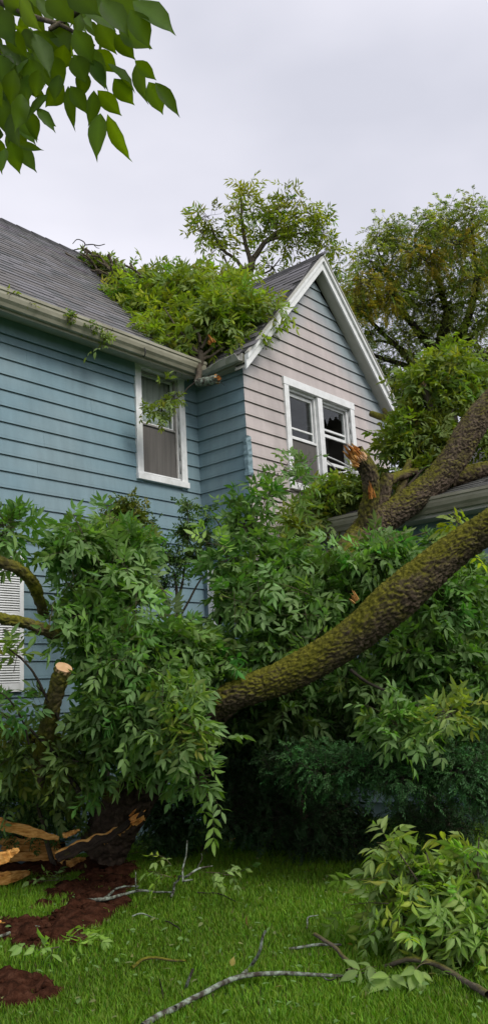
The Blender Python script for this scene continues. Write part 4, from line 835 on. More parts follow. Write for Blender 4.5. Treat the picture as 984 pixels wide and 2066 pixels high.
q = at(690, 700, 27.0); bg_tree('distant_tree', 'green tree mostly hidden behind the gable peak', [([(q[0], q[1], 0), (q[0], q[1], 5), q], [.25, .22, .15])], [(690, 620, 27, 35, 50, 1.2, 40, .9), (660, 560, 27, 26, 28, .9, 18, 1), (700, 700, 27, 60, 50, 1.4, 46, .8), (770, 780, 27, 60, 50, 1.4, 40, .7)], 55, (.075, .12, .028), kw2, bark='dtwig')
q = at(860, 900, 30.0); bg_tree('distant_tree', 'dark dense tree low behind the locust', [([(q[0], q[1], 0), (q[0], q[1], 3), q], [.25, .22, .15])], [(800, 800, 30, 90, 60, 2, 70, .7), (930, 800, 30, 90, 60, 2, 70, .7), (700, 860, 30, 60, 60, 1.5, 30, .7)], 56, (.04, .06, .018), kw2, bark='dtwig')
# ------------------------------------------------------------------ shrubs against the wall
def shrub(label, stems, blobs, seed, cl, kw, mat='needle', nparts=0, small=True, name='shrub'):
    b0 = stems[0][0][0]; rt = empty(name, (b0[0], b0[1], 0), label, 'shrub')
    for (pth, rad) in stems: tubes('stem', [(np.array(pth), rad, 6, .03)], MAT['twig'], rt)
    f = Fol(seed, small=small)
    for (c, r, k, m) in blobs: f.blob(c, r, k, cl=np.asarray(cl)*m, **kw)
    f.build(rt, MAT[mat], MAT['dtwig'], nparts); return rt
t = 9.6
def bb(px, py, tt, rx, ry, rd, k, m=1): return (at(px, py, tt), (PX(rx, tt), PX(ry, tt), rd), k, m)
kws = dict(tl=.25, nl=5, rl=.10, pairs=3, ll=.048, lw=.024, stem=.003, leafstem=.001)
sb = gnd(370, 1725)
shrub('thin upright shrub with small dark leaves before the inside corner', [([(7.1, -.7, 0), at(362, 1330, t), at(358, 1215, t), at(350, 1150, t)], [.03, .025, .02, .012]), ([at(358, 1215, t), at(372, 1150, t), at(380, 1090, t), at(378, 1020, t)], [.016, .012, .009, .004]), ([at(362, 1250, t), at(400, 1180, t), at(410, 1165, t)], [.014, .010, .006])],
      [bb(378, 1020, t, 18, 32, .15, 9), bb(375, 1075, t, 34, 35, .25, 20), bb(350, 1130, t, 45, 38, .3, 28), bb(395, 1120, t, 28, 35, .25, 14), bb(325, 1175, t, 30, 40, .25, 16), bb(310, 1090, t, 28, 20, .2, 8), bb(420, 1090, t, 26, 40, .2, 12), bb(300, 1060, t, 35, 18, .2, 8), bb(420, 1040, t, 20, 20, .2, 5)], 61, GREEN*.9, kws)
shrub('pale green bushy shrub rising above the crown against the wall', [([(6.0, -.7, 0), at(240, 1300, 9), at(245, 1100, 9), at(250, 1020, 9)], [.03, .02, .014, .006])],
      [bb(255, 1020, 9, 34, 20, .22, 20), bb(235, 1040, 9, 40, 28, .25, 22), bb(275, 1045, 9, 34, 26, .25, 18), bb(170, 1065, 9, 40, 12, .2, 12), bb(210, 1085, 9, 60, 26, .3, 22), bb(290, 1080, 9, 30, 26, .2, 12)], 62, YEL*.62, kws)
kwy = dict(tl=.26, nl=7, rl=.13, pairs=7, ll=.032, lw=.0095, stem=.003, leafstem=.0015, droop=.25, updrift=1.2, cvar=.25)
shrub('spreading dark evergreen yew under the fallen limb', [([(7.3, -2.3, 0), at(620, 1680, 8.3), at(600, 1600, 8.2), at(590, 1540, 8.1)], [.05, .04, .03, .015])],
      [bb(575, 1535, 7.7, 80, 45, .45, 60, .7), bb(640, 1540, 7.4, 105, 50, .5, 100, 1.6), bb(720, 1545, 7.3, 105, 52, .5, 100, 1.6), bb(620, 1640, 8.2, 160, 90, .6, 130, .55), bb(480, 1600, 8.3, 80, 110, .5, 80, .5), bb(700, 1680, 8.1, 120, 60, .5, 80, .5)], 63, DARKG*1.15, kwy)  # left and lower blobs darkened: shade of the cavity put into leaf colour
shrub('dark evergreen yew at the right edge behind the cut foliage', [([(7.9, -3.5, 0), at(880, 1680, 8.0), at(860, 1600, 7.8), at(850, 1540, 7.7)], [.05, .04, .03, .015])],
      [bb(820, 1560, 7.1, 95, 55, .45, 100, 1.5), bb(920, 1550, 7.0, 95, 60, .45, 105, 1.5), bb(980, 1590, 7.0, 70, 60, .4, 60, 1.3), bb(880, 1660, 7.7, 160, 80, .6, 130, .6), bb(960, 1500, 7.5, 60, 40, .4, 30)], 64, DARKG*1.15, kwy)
shrub('dark shaded bush packed behind the fork of the trunk', [([(6.9, -1.3, 0), at(430, 1640, 8.8), at(440, 1560, 8.8)], [.04, .03, .015])],
      [bb(440, 1560, 8.7, 110, 120, .5, 110), bb(350, 1640, 8.9, 70, 60, .4, 50), bb(560, 1500, 9.0, 130, 80, .5, 100), bb(540, 1630, 8.9, 120, 90, .4, 110), bb(640, 1640, 9.0, 120, 90, .4, 90), bb(480, 1480, 8.6, 70, 50, .3, 40)], 65, DARKG*.8, dict(tl=.35, nl=6, rl=.18, pairs=3, ll=.085, lw=.034, stem=.004), small=True)  # very dark leaf colour stands in for the shade of the cavity
shrub('tall shaded bush hiding the wall of the low wing', [([(8.9, -3.2, 0), at(800, 1500, 9.2), at(800, 1350, 9.2)], [.05, .04, .02])],
      [bb(700, 1400, 9.4, 130, 90, .5, 110), bb(830, 1400, 9.2, 130, 100, .5, 110), bb(940, 1380, 9.0, 110, 130, .5, 110), bb(640, 1480, 9.3, 120, 80, .5, 90), bb(880, 1260, 9.2, 110, 90, .4, 80), bb(760, 1500, 8.8, 160, 60, .5, 90), bb(930, 1500, 8.5, 100, 60, .4, 60), bb(700, 1260, 9.6, 90, 70, .4, 50)], 67, GREEN*.6, dict(tl=.35, nl=6, rl=.18, pairs=3, ll=.085, lw=.034, stem=.004), small=True)
shrub('small leafed bush at the foot of the wall behind the split log', [([(5.6, -.5, 0), at(80, 1640, 8.3), at(70, 1580, 8.3)], [.03, .02, .01])],
      [bb(30, 1610, 8.5, 110, 60, .25, 80), bb(130, 1610, 8.5, 100, 60, .25, 70), bb(60, 1655, 8.6, 140, 40, .2, 60), bb(200, 1640, 8.4, 60, 60, .3, 30), bb(20, 1560, 8.3, 70, 40, .3, 26)], 68, GREEN*.8, kws)
kwg = dict(tl=.14, nl=4, rl=.08, pairs=2, ll=.045, lw=.022, stem=.002, leafstem=.001)
gc = Fol(66, small=True)
for i in range(70):
    px = rng.uniform(290, 470); q = gnd(px, 1708+rng.uniform(-12, 12)); gc.blob(q+UP*.06, (.10, .07, .10), 2, cl=GREEN*rng.uniform(.6, 1.0), **kwg)
for i in range(60):
    px = rng.uniform(0, 230); q = gnd(px, 1698+rng.uniform(-15, 6)); gc.blob(q+UP*.10, (.12, .10, .12), 2, cl=GREEN*rng.uniform(.7, 1.1), **kwg)
gcr = bpy.data.objects.new('ground_cover', None); col.objects.link(gcr); gc.build(gcr, MAT['needle'], MAT['dtwig'], 0); tag(gcr, 'low leafy ground cover along the foot of the wall', 'ground cover', kind='stuff')
# ------------------------------------------------------------------ torn soil and grass
SOIL = [(175, 1812, 95, 24), (60, 1885, 110, 24), (170, 1850, 70, 26), (15, 1990, 60, 38), (225, 1785, 50, 18), (60, 1742, 110, 28), (205, 1758, 60, 22), (95, 2005, 28, 16)]
soil = []
for (px, py, rx, ry) in SOIL:
    c = gnd(px, py); ex = gnd(px+rx, py)-c; ey = gnd(px, py-ry)-c; soil.append((c, ex, ey))
def soil_f(P):
    """>0 inside torn soil"""
    P = np.asarray(P, float); best = np.full(P.shape[:-1], -9.0)
    for (c, ex, ey) in soil:
        d = P-c; A = np.array([[ex[0], ey[0]], [ex[1], ey[1]]]); uv = np.linalg.solve(A, d[..., :2].reshape(-1, 2).T).T.reshape(d.shape[:-1]+(2,))
        best = np.maximum(best, 1-np.sqrt((uv**2).sum(-1)))
    P3 = np.concatenate([P[..., :2], np.zeros(P.shape[:-1]+(1,))], -1)
    return best+(fbm(P3*4.2+3, 4)-.5)*1.7-.08
nx = 240; xs = np.linspace(2.0, 7.4, nx); ys = np.linspace(-4.8, .0, nx); gx_, gy_ = np.meshgrid(xs, ys, indexing='ij'); G3 = np.stack([gx_, gy_, 0*gx_], -1)
sf = soil_f(G3); hgt = np.clip(sf, -.12, .6)*.07+np.where(sf > -.1, (fbm(G3*9, 4)-.42)*.13, 0)+.012; hgt = np.where(sf > -.05, hgt, -.06)
V = G3.copy(); V[..., 2] = hgt; idx = np.arange(nx*nx).reshape(nx, nx); F = np.stack([idx[:-1, :-1], idx[1:, :-1], idx[1:, 1:], idx[:-1, 1:]], -1).reshape(-1, 4)
keep = (sf > -.25).ravel()[F].any(1); so_ = bigmesh('torn_soil', V.reshape(-1, 3), F[keep], MAT['soil'], None, True); tag(so_, 'reddish brown soil torn up around the tree base', 'soil', kind='stuff')
# clods thrown over the torn soil and its edge
ico = np.array([(0, 0, 1), (.89, 0, .45), (.28, .85, .45), (-.72, .53, .45), (-.72, -.53, .45), (.28, -.85, .45), (.72, .53, -.45), (-.28, .85, -.45), (-.89, 0, -.45), (-.28, -.85, -.45), (.72, -.53, -.45), (0, 0, -1)])
icf = np.array([(0,1,2),(0,2,3),(0,3,4),(0,4,5),(0,5,1),(1,6,2),(2,7,3),(3,8,4),(4,9,5),(5,10,1),(6,7,2),(7,8,3),(8,9,4),(9,10,5),(10,6,1),(11,7,6),(11,8,7),(11,9,8),(11,10,9),(11,6,10)])
cp = np.c_[rng.uniform(2.4, 7.0, 9000), rng.uniform(-4.6, -.3, 9000), np.zeros(9000)]; cf_ = soil_f(cp); cp = cp[cf_ > -.08+rng.exponential(.05, 9000)*-1][:1600]
sz = rng.gamma(1.5, .009, len(cp))+.005; hz_ = np.clip(soil_f(cp), -.1, .6)*.07
V = cp[:, None]+ico[None]*sz[:, None, None]*rng.uniform(.6, 1.35, (len(cp), 12, 1))*np.array([1, 1, .75]); V[..., 2] += (hz_+.01)[:, None]
F = (icf[None]+(np.arange(len(cp))*12)[:, None, None]).reshape(-1, 3)
cl_ = bigmesh('soil_clods', V.reshape(-1, 3), F, MAT['soil'], None, False); tag(cl_, 'crumbled clods of earth on the torn soil', 'soil', kind='stuff')
n = 230000
dep = rng.uniform(4.4**.6, 12.0**.6, n)**(1/.6); lat = rng.uniform(-.36, .36, n)
# blades over the lawn in front of the house
P = CAM+dep[:, None]*FH*1.0+(lat*dep)[:, None]*RH; P[:, 2] = 0
ok = (P[:, 1] < -.15) & ~((P[:, 0] > 8.4) & (P[:, 1] > -1.0)) & (P[:, 0] < 9.5) & (soil_f(P) < rng.normal(-.02, .07, n))
ok &= ~((fbm(np.c_[P[:, :2]*1.3, np.zeros(n)], 3) < .33) & (rng.random(n) < .5))
P = P[ok]; n = len(P); patch = fbm(np.c_[P[:, :2]*1.1, np.zeros(n)], 3); hb_ = rng.uniform(.022, .054, n)*(.65+.8*patch); th = rng.uniform(0, 6.283, n); wd = rng.uniform(.0022, .0042, n)
lean = rng.uniform(.1, .9, n)*hb_; d1 = np.c_[np.cos(th), np.sin(th), 0*th]; ph = th+rng.normal(1.57, .5, n); d2 = np.c_[np.cos(ph), np.sin(ph), 0*ph]
v0 = P-d1*wd[:, None]; v1 = P+d1*wd[:, None]; mid = P+UP*(hb_*.6)[:, None]+d2*(lean*.35)[:, None]; v2 = mid+d1*(wd*.8)[:, None]; v3 = mid-d1*(wd*.8)[:, None]; v4 = P+UP*hb_[:, None]+d2*lean[:, None]
V = np.stack([v0, v1, v2, v3, v4], 1).reshape(-1, 3); b_ = (np.arange(n)*5)[:, None]
F = np.concatenate([b_+[0, 1, 2], b_+[0, 2, 3], b_+[3, 2, 4]], 1).reshape(-1, 3)
gcol = (np.array([.128, .240, .015])[None]*(.65+.75*patch[:, None])*rng.uniform(.7, 1.3, (n, 1)))*(1+rng.normal(0, .1, (n, 3)))
dry = rng.random(n) < .035; gcol[dry] = np.array([.16, .15, .05])*rng.uniform(.6, 1.1, (dry.sum(), 1))
gr = bigmesh('grass', V, F, MAT['grass'], None, False, np.repeat(gcol, 5, 0)); tag(gr, 'short bright green lawn grass', 'grass', kind='stuff')
lt = Fol(58, small=False); k_ = 900; dl = rng.uniform(4.4, 10.5, k_); la = rng.uniform(-.34, .34, k_); Q = CAM+dl[:, None]*FH+(la*dl)[:, None]*RH; Q[:, 2] = rng.uniform(.02, .06, k_)
Q = Q[(Q[:, 1] < -.4) & (Q[:, 0] < 8.6)]; k_ = len(Q); lc = np.where(rng.random((k_, 1)) < .75, GREEN*1.1, np.array([.20, .13, .04]))*rng.uniform(.6, 1.4, (k_, 1))
lt.leaflets(Q, rng.normal(0, 1, (k_, 3))*[1, 1, .25], UP*1.0+rng.normal(0, .35, (k_, 3)), rng.uniform(.02, .07, k_), rng.uniform(.010, .026, k_), lc)
ltr = bpy.data.objects.new('leaf_litter', None); col.objects.link(ltr); tag(ltr, 'torn leaves scattered over the lawn', 'leaf litter', kind='stuff'); lt.build(ltr, MAT['leaf'], MAT['twig'], 0)
# ------------------------------------------------------------------ shattered trunk pieces on the ground
def slab_log(name, label, p0, p1, r, mat_face, seed, half=.6, tilt=0.0, rough=.05, up=None, group=None):
    """split piece of trunk: bark on its back, raw wood on the torn face turned to the viewer"""
    g_ = np.random.default_rng(seed); p0, p1 = np.array(p0), np.array(p1); ax_ = norm(p1-p0); L_ = np.linalg.norm(p1-p0); u_ = norm(UP-ax_*(UP@ax_)); f_ = np.cross(ax_, u_)
    if f_@(CAM-p0) < 0: f_ = -f_
    rt = empty(name, (p0[0], p0[1], 0), label, 'log', group); n_ = int(L_/.025)+4; m_ = 26
    th = np.linspace(-half*math.pi, half*math.pi, m_)+math.pi+tilt
    V = []
    for i in range(n_):
        c = p0+ax_*L_*i/(n_-1); tp = 1-.35*abs(i/(n_-1)-.5)*2*g_.uniform(.8, 1.0)
        for a in th: V.append(c+(f_*math.cos(a)+u_*math.sin(a))*r*tp)
    V = np.array(V); f1, f2 = voro(np.c_[V@ax_/.16, V@u_/.07, V@f_/.07]); nrm = norm(V-(p0+np.outer((V-p0)@ax_, ax_))); V = V-nrm*(.022*(1-np.clip((f2-f1)/.35, 0, 1)))[:, None]
    idx = np.arange(n_*m_).reshape(n_, m_); F = np.stack([idx[:-1, :-1], idx[1:, :-1], idx[1:, 1:], idx[:-1, 1:]], -1).reshape(-1, 4)
    bigmesh('bark', V, F, MAT['bark_dark'] if 'bark_dark' in MAT else MAT['bark'], rt, True)
    k = 14; W = []                            # torn face between the two bark edges
    for i in range(n_):
        a, b = V[i*m_], V[i*m_+m_-1]
        for j in range(k):
            q = a+(b-a)*j/(k-1); W.append(q+f_*0)
    W = np.array(W); fib = fbm(np.c_[W@ax_*3.0, W@u_*38, W@f_*38], 4)-.45; inner = np.sin(np.linspace(0, math.pi, k))[None].repeat(n_, 0).ravel()
    W = W+f_*(fib*rough*2.2*(.3+inner))[:, None]
    e_ = np.r_[0:k, (n_-1)*k:n_*k]; W[e_] += ax_*(g_.normal(0, .05, len(e_)))[:, None]
    idx = np.arange(n_*k).reshape(n_, k); F = np.stack([idx[:-1, :-1], idx[1:, :-1], idx[1:, 1:], idx[:-1, 1:]], -1).reshape(-1, 4)
    bigmesh('split_face', W, F, MAT[mat_face], rt, False)
    return rt
MAT['fiber'] = noisy('torn_fibrous_wood', [(.28, (.16, .055, .012)), (.45, (.50, .23, .05)), (.62, (.68, .38, .12)), (.8, (.74, .50, .22))], 9, .8, .2, 30, .7, .01, stretch=(1.2, 1.2, 6), detail=6)
MAT['bark_dark'] = bark_mat('darker_ash_bark', (.016, .011, .008), (.05, .036, .026), moss=-.25)  # darker bark tones for the slab and the split log
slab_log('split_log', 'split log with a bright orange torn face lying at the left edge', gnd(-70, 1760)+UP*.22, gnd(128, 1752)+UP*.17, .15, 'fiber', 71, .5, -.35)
# curved bark slab with a bright torn upper edge
p0, p1 = at(112, 1724, 7.5), at(290, 1646, 7.8); ax_ = norm(p1-p0); L_ = np.linalg.norm(p1-p0)
bs = empty('bark_slab', (p0[0], p0[1], 0), 'curved dark bark slab with a bright torn edge leaning up beside the trunk', 'log')
n_, m_ = 60, 16; u_ = norm(UP-ax_*(UP@ax_)); f_ = np.cross(ax_, u_); f_ = f_ if f_@(CAM-p0) > 0 else -f_; V = []
for i in range(n_):
    s = i/(n_-1); c = p0+ax_*L_*s; hgt_ = .12*(.55+.45*math.sin(math.pi*min(1, s*1.15))) - .10*s
    top = .015*math.sin(7*s)+.012*math.sin(31*s)*vnoise(np.array([s*20, 3., 1.]))
    for j in range(m_):
        v = j/(m_-1); a = v*1.9; V.append(c+u_*(top-hgt_*math.sin(a)*.9)+f_*(.16*(math.cos(a)*-1+1)*.6)+f_*.0)
V = np.array(V); V += (fbm(V*14, 3)-.5)[:, None]*f_*.05; V[:, 2] = np.maximum(V[:, 2], -.05)
idx = np.arange(n_*m_).reshape(n_, m_); F = np.stack([idx[:-1, :-1], idx[1:, :-1], idx[1:, 1:], idx[:-1, 1:]], -1).reshape(-1, 4)
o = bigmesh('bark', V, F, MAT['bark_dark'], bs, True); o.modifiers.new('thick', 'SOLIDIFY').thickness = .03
W = []
for i in range(n_):
    s = i/(n_-1); q = V[i*m_]; wd_ = (.05+.014*math.sin(13*s)+rng.normal(0, .010))*(1.5-s*.8); W += [q-u_*wd_+f_*.012, q+u_*.004+f_*.028, q+u_*.016+f_*.0, q-f_*.05]
idx = np.arange(n_*4).reshape(n_, 4); F = np.stack([idx[:-1, :-1], idx[1:, :-1], idx[1:, 1:], idx[:-1, 1:]], -1).reshape(-1, 4)
bigmesh('split_edge', np.array(W), F, MAT['fiber'], bs, False)
splinters('splinter', at(272, 1652, 7.65), at(285, 1640, 7.65)-at(262, 1660, 7.65), .06, .16, 10, MAT['rwood'], bs, 16, .2)
def plank(label, p0, p1, wd_, th_, seed):
    g_ = np.random.default_rng(seed); p0, p1 = np.array(p0), np.array(p1); ax_ = norm(p1-p0); sd_ = norm(np.cross(ax_, UP)); up_ = np.cross(sd_, ax_); n_ = 16; V = []
    for i in range(n_):
        s = i/(n_-1); c = p0+(p1-p0)*s; k = (1-.65*max(0, (s-.6)/.4))*(1+g_.normal(0, .06)); e = g_.normal(0, .006, 3)
        for (a, b) in ((-1, -.5), (1, -.6), (.9, .5), (.3, .75), (-.4, .45), (-1.05, .6)): V.append(c+sd_*a*wd_*k+up_*b*th_*k+e)
    idx = np.arange(n_*6).reshape(n_, 6); F = [(idx[i, j], idx[i, (j+1) % 6], idx[i+1, (j+1) % 6], idx[i+1, j]) for i in range(n_-1) for j in range(6)]+[tuple(idx[0][::-1]), tuple(idx[-1])]
    o = mesh('splinter', V, F, MAT['fiber']); return tag(o, label, 'splinter', 'torn wood splinters around the tree base')
plank('long pale splinter lying on the grass at the left edge', gnd(-50, 1808)+UP*.09, gnd(56, 1775)+UP*.07, .08, .075, 1)
plank('torn orange splinter propped above the soil at the left edge', at(-30, 1752, 7.0), at(38, 1714, 7.0), .04, .07, 2)
plank('long orange torn slab lying on top of the split log', at(-40, 1652, 7.75), at(118, 1692, 7.75), .035, .07, 11)
plank('thin torn splinter lying low in front of the split log', gnd(-20, 1752)+UP*.12, gnd(105, 1748)+UP*.08, .02, .03, 12)
plank('small reddish chunk of wood on the dug soil under the bark slab', gnd(142, 1758)+UP*.07, gnd(172, 1752)+UP*.09, .04, .05, 3)
plank('small tan splinter in the grass at the far left edge', gnd(-8, 1874)+UP*.04, gnd(20, 1878)+UP*.03, .015, .015, 4)
plank('short tan splinter on the dirt beyond the split log', at(130, 1685, 7.6), at(160, 1675, 7.6), .03, .03, 5)
plank('small pale chip at the edge of the dark shrubs', gnd(455, 1702)+UP*.03, gnd(488, 1700)+UP*.04, .025, .02, 6)
# ------------------------------------------------------------------ twigs and sprigs on the lawn
def lawn_twig(label, items, mat='lichen', leaves=(), seed=0, cl=PALE, group='broken twigs on the lawn', nl=3):
    c = items[0][0][0]; rt = empty('fallen_twig', (c[0], c[1], 0), label, 'twig', group); tubes('stem', [(np.array(a), [v*.78 for v in b], 7, .03) for a, b in items], MAT[mat], rt)
    if leaves:
        f = Fol(seed, hi=True)
        for (p_, d_, ll) in leaves: f.sprays(np.array([p_]), np.array([d_]), tl=.12, nl=nl, rl=.12, pairs=2, ll=ll, lw=ll*.42, cl=cl, flip=.35, droop=.2, updrift=1.2)
        f.build(rt, MAT['leaf'], MAT['twig'], 80)
    return rt
G = lambda px, py, h=.03: gnd(px, py)+UP*h
lawn_twig('long grey lichened branch across the lawn with upright side twigs', [([G(285, 2085), G(400, 2030, .05), G(490, 1992, .06), G(580, 1986, .06), G(660, 1988, .05), G(720, 1985, .04)], [.020, .019, .018, .015, .012, .008]), ([G(490, 1992, .06), at(505, 1955, 5.05), at(522, 1915, 5.0), at(539, 1876, 5.0)], [.015, .014, .012, .009]), ([G(355, 2055, .05), at(368, 2020, 4.75), at(380, 1980, 4.75), at(391, 1952, 4.75)], [.014, .013, .012, .009]), ([G(653, 1990, .05), G(665, 2000, .06), G(678, 2004, .08)], [.006, .005, .004])])
lawn_twig('forked pale branch lying from the soil into the grass', [([G(135, 1846), G(170, 1832, .05), G(210, 1833, .06), G(240, 1822, .06), G(290, 1812, .06), G(350, 1812, .05)], [.022, .021, .02, .016, .013, .008]), ([G(210, 1833, .06), G(225, 1818, .07), G(245, 1808, .08), G(280, 1806, .08)], [.015, .013, .010, .006]), ([G(276, 1810, .06), at(275, 1790, 6.1), at(273, 1760, 6.1)], [.007, .006, .004])])
lawn_twig('pale lichened stick on the torn soil at the left edge', [([G(-10, 1905), G(20, 1895, .04), G(50, 1888, .05), G(85, 1882, .04)], [.014, .014, .013, .009])])
lawn_twig('tangled twig with wilted leaves standing in the lawn', [([G(345, 1820), G(362, 1795, .1), at(375, 1770, 6.5), at(400, 1755, 6.5), at(428, 1748, 6.6)], [.014, .013, .012, .010, .005]), ([at(370, 1780, 6.4), at(372, 1740, 6.5), at(375, 1698, 6.5)], [.010, .008, .005]), ([at(372, 1778, 6.4), at(390, 1775, 6.4)], [.010, .007]), ([at(400, 1755, 6.5), at(406, 1735, 6.5), at(404, 1720, 6.5)], [.006, .005, .003])], 'lichen',
    [(at(345, 1770, 6.5), at(320, 1760, 6.5)-at(345, 1770, 6.5), .085), (at(345, 1745, 6.6), UP*.4+RH*-.3, .08), (at(415, 1760, 6.5), RH, .08), (at(450, 1765, 6.6), RH, .08)], 81)
lawn_twig('thin dark twig flat in the grass at mid lawn', [([G(400, 1809), G(440, 1812, .04), G(475, 1830, .04)], [.007, .007, .004])], 'dtwig')
lawn_twig('short dark twig in the grass below the forked branch', [([G(335, 1868), G(355, 1878, .04), G(365, 1888, .03)], [.007, .006, .004])], 'dtwig')
lawn_twig('small mossy twig half sunk in the grass', [([G(265, 1860), G(290, 1858, .05), G(320, 1864, .04)], [.007, .007, .004])])
lawn_twig('pale forked twig on the right of the lawn', [([G(615, 1882), G(622, 1868, .05), G(642, 1864, .06)], [.008, .007, .004]), ([G(622, 1868, .05), at(617, 1858, 5.9)], [.006, .004])])
lawn_twig('straight grey stick lying left of the cut foliage', [([G(585, 1926), G(640, 1925, .05), G(690, 1923, .05)], [.011, .012, .009])])
lawn_twig('dark mossy stick low in the grass above the lichened branch', [([G(265, 1962), G(300, 1950, .05), G(375, 1950, .03)], [.014, .012, .008])], 'bark')
lawn_twig('thin upright dead stalk in the front grass', [([G(325, 2060), at(328, 2020, 4.65), at(322, 1975, 4.65)], [.008, .006, .004])], 'dtwig')
def lawn_sprig(label, spots, seed, cl, ll=.10, n=4):
    c = spots[0][0]; rt = empty('leaf_sprig', (c[0], c[1], 0), label, 'sprig', 'leafy sprigs on the lawn'); f = Fol(seed, hi=True)
    for (p_, d_) in spots: f.sprays(np.array([p_]), np.array([d_]), tl=.14, nl=n, rl=.15, pairs=2, ll=ll, lw=ll*.42, cl=cl, flip=.3, droop=.28, updrift=1.3)
    f.build(rt, MAT['leaf'], MAT['twig'], 120)
lawn_sprig('pale green ash sprig lying on the grass at lower left', [(G(120, 1945, .10), RH*-.7-FH*.5+UP*.1), (G(150, 1930, .12), RH*.8-FH*.6+UP*.1), (G(140, 1925, .10), RH*.4+FH*.5)], 91, PALE*1.15, .10)
lawn_sprig('flat green leaf cluster by the soil below the split log', [(G(100, 1785, .06), RH+UP*.1), (G(120, 1790, .06), -RH+UP*.1)], 92, GREEN*1.2, .085)
lawn_sprig('green sprig in the grass right of the bark slab', [(G(265, 1735, .06), RH+UP*.2), (G(300, 1770, .05), RH-FH*.2)], 93, GREEN*1.1, .08)
lawn_sprig('small green sprig lying beyond the tangled twig', [(G(460, 1770, .05), RH+FH*.1)], 94, GREEN*1.2, .08, 2)
yl = Fol(95, hi=True); q = G(468, 1972, .06); yl.leaflets(np.array([q]), np.array([UP*.9+RH*.3]), np.array([-FH]), .055, .035, np.array([[.50, .27, .05]])); yr = empty('yellow_leaf', q, 'single yellow leaf standing in the front grass', 'leaf'); yl.build(yr, MAT['leaf'], MAT['twig'], 1)
# ------------------------------------------------------------------ cut foliage at lower right
fb = empty('cut_branch', gnd(880, 2010), 'leafy yellow-green ash branch heaped on the lawn at lower right', 'branch')
tubes('branch', [([G(700, 1978, .05), at(745, 1958, 5.0), at(800, 1942, 4.9), at(860, 1940, 4.8), at(920, 1970, 4.7), G(985, 2030, .05)], [.010, .012, .014, .016, .017, .02], 8, .03), ([G(720, 1975, .06), G(680, 1955, .10), G(640, 1935, .14)], [.012, .012, .012], 7, .02)], MAT['twig'], fb)
for (a, b, c) in (((930, 1980), (900, 1850), (860, 1720)), ((950, 1990), (960, 1850), (965, 1690)), ((900, 1960), (840, 1880), (770, 1800)), ((920, 1950), (870, 1830), (800, 1720))):
    tubes('branch', [([at(*a, 5.1), at(*b, 5.2), at(*c, 5.2)], [.012, .009, .004], 6, .03)], MAT['twig'], fb)
fo = Fol(97, hi=True)
fk = dict(tl=.30, nl=4, rl=.19, pairs=3, ll=.112, lw=.036, flip=.22, droop=.28, cl=PALE*.95)
for (px, py, t, rx, ry, rd, k) in ((860, 1790, 5.3, 90, 65, .3, 30), (950, 1760, 5.3, 70, 60, .3, 24), (880, 1880, 5.1, 100, 60, .3, 32), (960, 1880, 5.0, 60, 70, .3, 24), (815, 1850, 5.2, 60, 60, .2, 14), (800, 1765, 5.3, 35, 50, .15, 6), (770, 1700, 5.4, 15, 15, .05, 1), (950, 1960, 5.0, 60, 50, .25, 14), (755, 1820, 5.2, 20, 20, .08, 1)):
    kk = dict(fk); kk['cl'] = PALE*rng.uniform(.8, 1.1); fo.blob(at(px, py, t), (PX(rx, t), PX(ry, t), rd), k, out=.8, **kk)
fo.build(fb, MAT['leaf'], MAT['twig'], 300)
fs = empty('leaf_sprig', gnd(780, 2010), 'large pale sprig spread on the grass in front of the cut foliage', 'sprig', 'leafy sprigs on the lawn'); fo = Fol(98, hi=True)
for (px, py, d_, m_) in ((785, 1965, -FH*1.0-RH*.15-UP*.2, 1.25), (835, 1948, -FH*.8+RH*.2-UP*.5, 1.25), (720, 1955, RH*.9-FH*.1, .55), (735, 1975, RH*.2-FH*.3, .6), (760, 1950, RH*-.6-FH*.3+UP*.2, .6)):
    fo.compound(np.array([at(px, py, 4.75)]), np.array([d_]), np.array([UP+FH*-.6]), .13, 2, .12, .05, np.array([PALE*m_]), .3)
for (x0, y0, x1, y1, w_) in ((781,1973,743,2001,24),(781,1973,769,2042,26),(781,1973,809,2008,26),(775,1975,713,2015,16),(783,1970,748,1968,16),(835,1958,827,2000,24),(835,1958,858,2018,22),(835,1958,809,1965,13),(838,1956,850,1985,18),(790,1968,820,1988,18)):
    a_, b_ = at(x0, y0, 4.62), at(x1, y1, 4.5); fo.leaflets(np.array([a_]), np.array([b_-a_]), np.array([-FH*.8+UP*.7+rng.normal(0, .2, 3)]), np.linalg.norm(b_-a_), PX(w_, 4.6)*1.1, np.array([PALE*rng.uniform(.85, 1.15)]), .12)
tubes('stem', [([at(690, 1985, 4.9), at(740, 1960, 4.75), at(781, 1972, 4.62)], [.004, .0035, .002], 5, 0), ([at(870, 1942, 4.8), at(850, 1945, 4.7), at(835, 1958, 4.62)], [.004, .003, .002], 5, 0)], MAT['twig'], fs)
fo.build(fs, MAT['leaf'], MAT['twig'], 60)
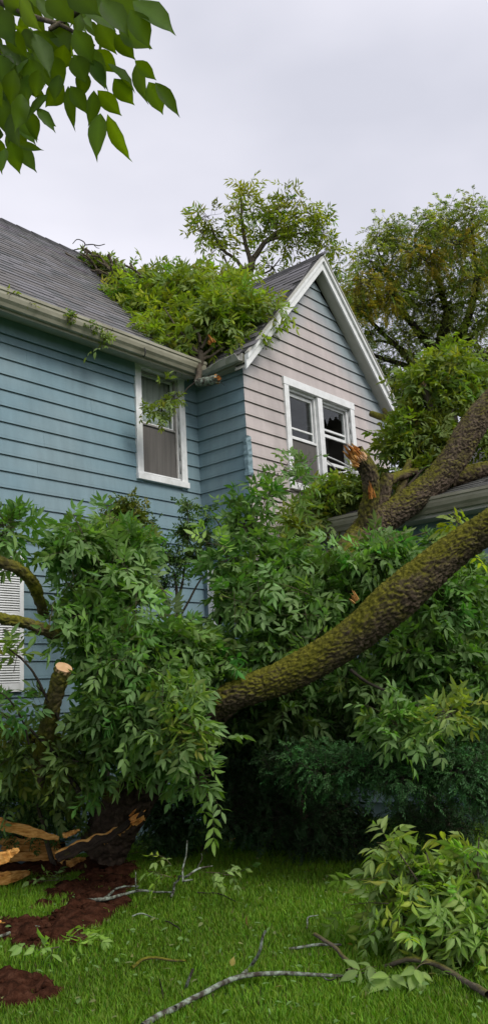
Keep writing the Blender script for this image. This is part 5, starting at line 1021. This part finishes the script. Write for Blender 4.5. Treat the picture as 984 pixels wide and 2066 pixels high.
# ------------------------------------------------------------------ branch hanging into the top left corner
ob = empty('overhanging_branch', at(-60, -60, 2.3), 'dark green leafy branch hanging into the top left corner near the camera', 'branch')
tubes('branch', [([at(-80, -60, 2.5), at(0, 0, 2.45), at(60, 30, 2.4), at(130, 55, 2.35), at(190, 95, 2.3)], [.012, .010, .008, .006, .003], 7, .01), ([at(100, 60, 2.35), at(150, 30, 2.35), at(168, 10, 2.3)], [.007, .008, .009], 7, .0), ([at(-40, 40, 2.4), at(10, 140, 2.35), at(30, 230, 2.3), at(38, 292, 2.3)], [.008, .006, .004, .002], 6, .01)], MAT['twig'], ob)
fo = Fol(99, hi=True)
LV = [(203,228,191,321,36),(217,230,263,330,34),(190,182,182,257,32),(197,182,247,236,30),(138,173,149,264,22),(142,173,178,231,30),(130,172,90,217,36),(230,158,271,215,36),(272,122,318,163,24),(275,128,293,207,28),(300,165,331,232,38),(313,166,364,236,26),(262,20,305,99,44),(268,2,356,66,56),(238,48,309,98,50),(232,70,273,121,32),(218,128,276,182,32),(182,118,213,178,28),(172,92,216,176,36),(60,222,75,288,26),(75,218,113,264,22),(80,233,116,256,18),(40,292,86,302,15),(38,295,73,345,28),(22,285,40,352,32),(10,300,0,348,28),(66,62,147,117,30),(72,68,104,152,38),(12,60,56,118,34),(30,140,18,215,44),(60,120,80,190,40),(100,110,128,180,40),(150,110,175,170,38),(45,190,35,262,40),(5,200,15,275,40),(20,230,38,300,36),(110,40,140,110,42),(150,60,190,130,40),(200,40,232,110,44),(170,0,235,60,50),(220,-20,290,40,56),(100,-20,150,50,54),(40,-10,80,66,50),(-10,20,30,90,46),(80,140,70,200,34),(170,140,165,200,28),(130,90,120,150,34),(0,110,8,170,40),(-20,150,2,220,40),(190,100,240,150,34),(205,0,262,70,48),(10,-30,60,40,50),(140,-30,200,30,54),(58,150,50,212,34),(98,190,52,238,22),(120,150,108,205,30)]
for (x0, y0, x1, y1, w_) in LV:
    td = 2.3+rng.uniform(-.12, .12); a, b = at(x0, y0, td), at(x1, y1, td+rng.uniform(-.04, .05)); d_ = b-a; l_ = np.linalg.norm(d_)
    fo.leaflets(np.array([a]), np.array([d_]), np.array([-_f+rng.normal(0, .3, 3)]), l_, PX(w_, td)*1.12, np.array([np.array([.045, .105, .010])*rng.uniform(.75, 1.25)]), rng.uniform(-.02, .14))
for i in range(210):
    x0, y0 = (rng.uniform(-40, 250), rng.uniform(-30, 240)) if i < 170 else (rng.uniform(-50, 40), rng.uniform(100, 290))
    if i < 170 and y0 > 215-.75*x0 and x0 > -5: 
        if not (y0 < 120-.25*x0): continue
    td = 2.45+rng.uniform(-.1, .35); a = at(x0, y0, td); d_ = -UP*.8+RH*rng.normal(.25, .5)+FH*rng.normal(0, .35)
    fo.leaflets(np.array([a]), np.array([d_]), norm(np.array([rng.normal(0, .5, 3)-FH])), rng.uniform(.07, .105), rng.uniform(.034, .05), np.array([np.array([.040, .095, .010])*rng.uniform(.6, 1.3)]), rng.uniform(0, .2))
fo.build(ob, MAT['overleaf'], MAT['twig'], 300, margin=200)
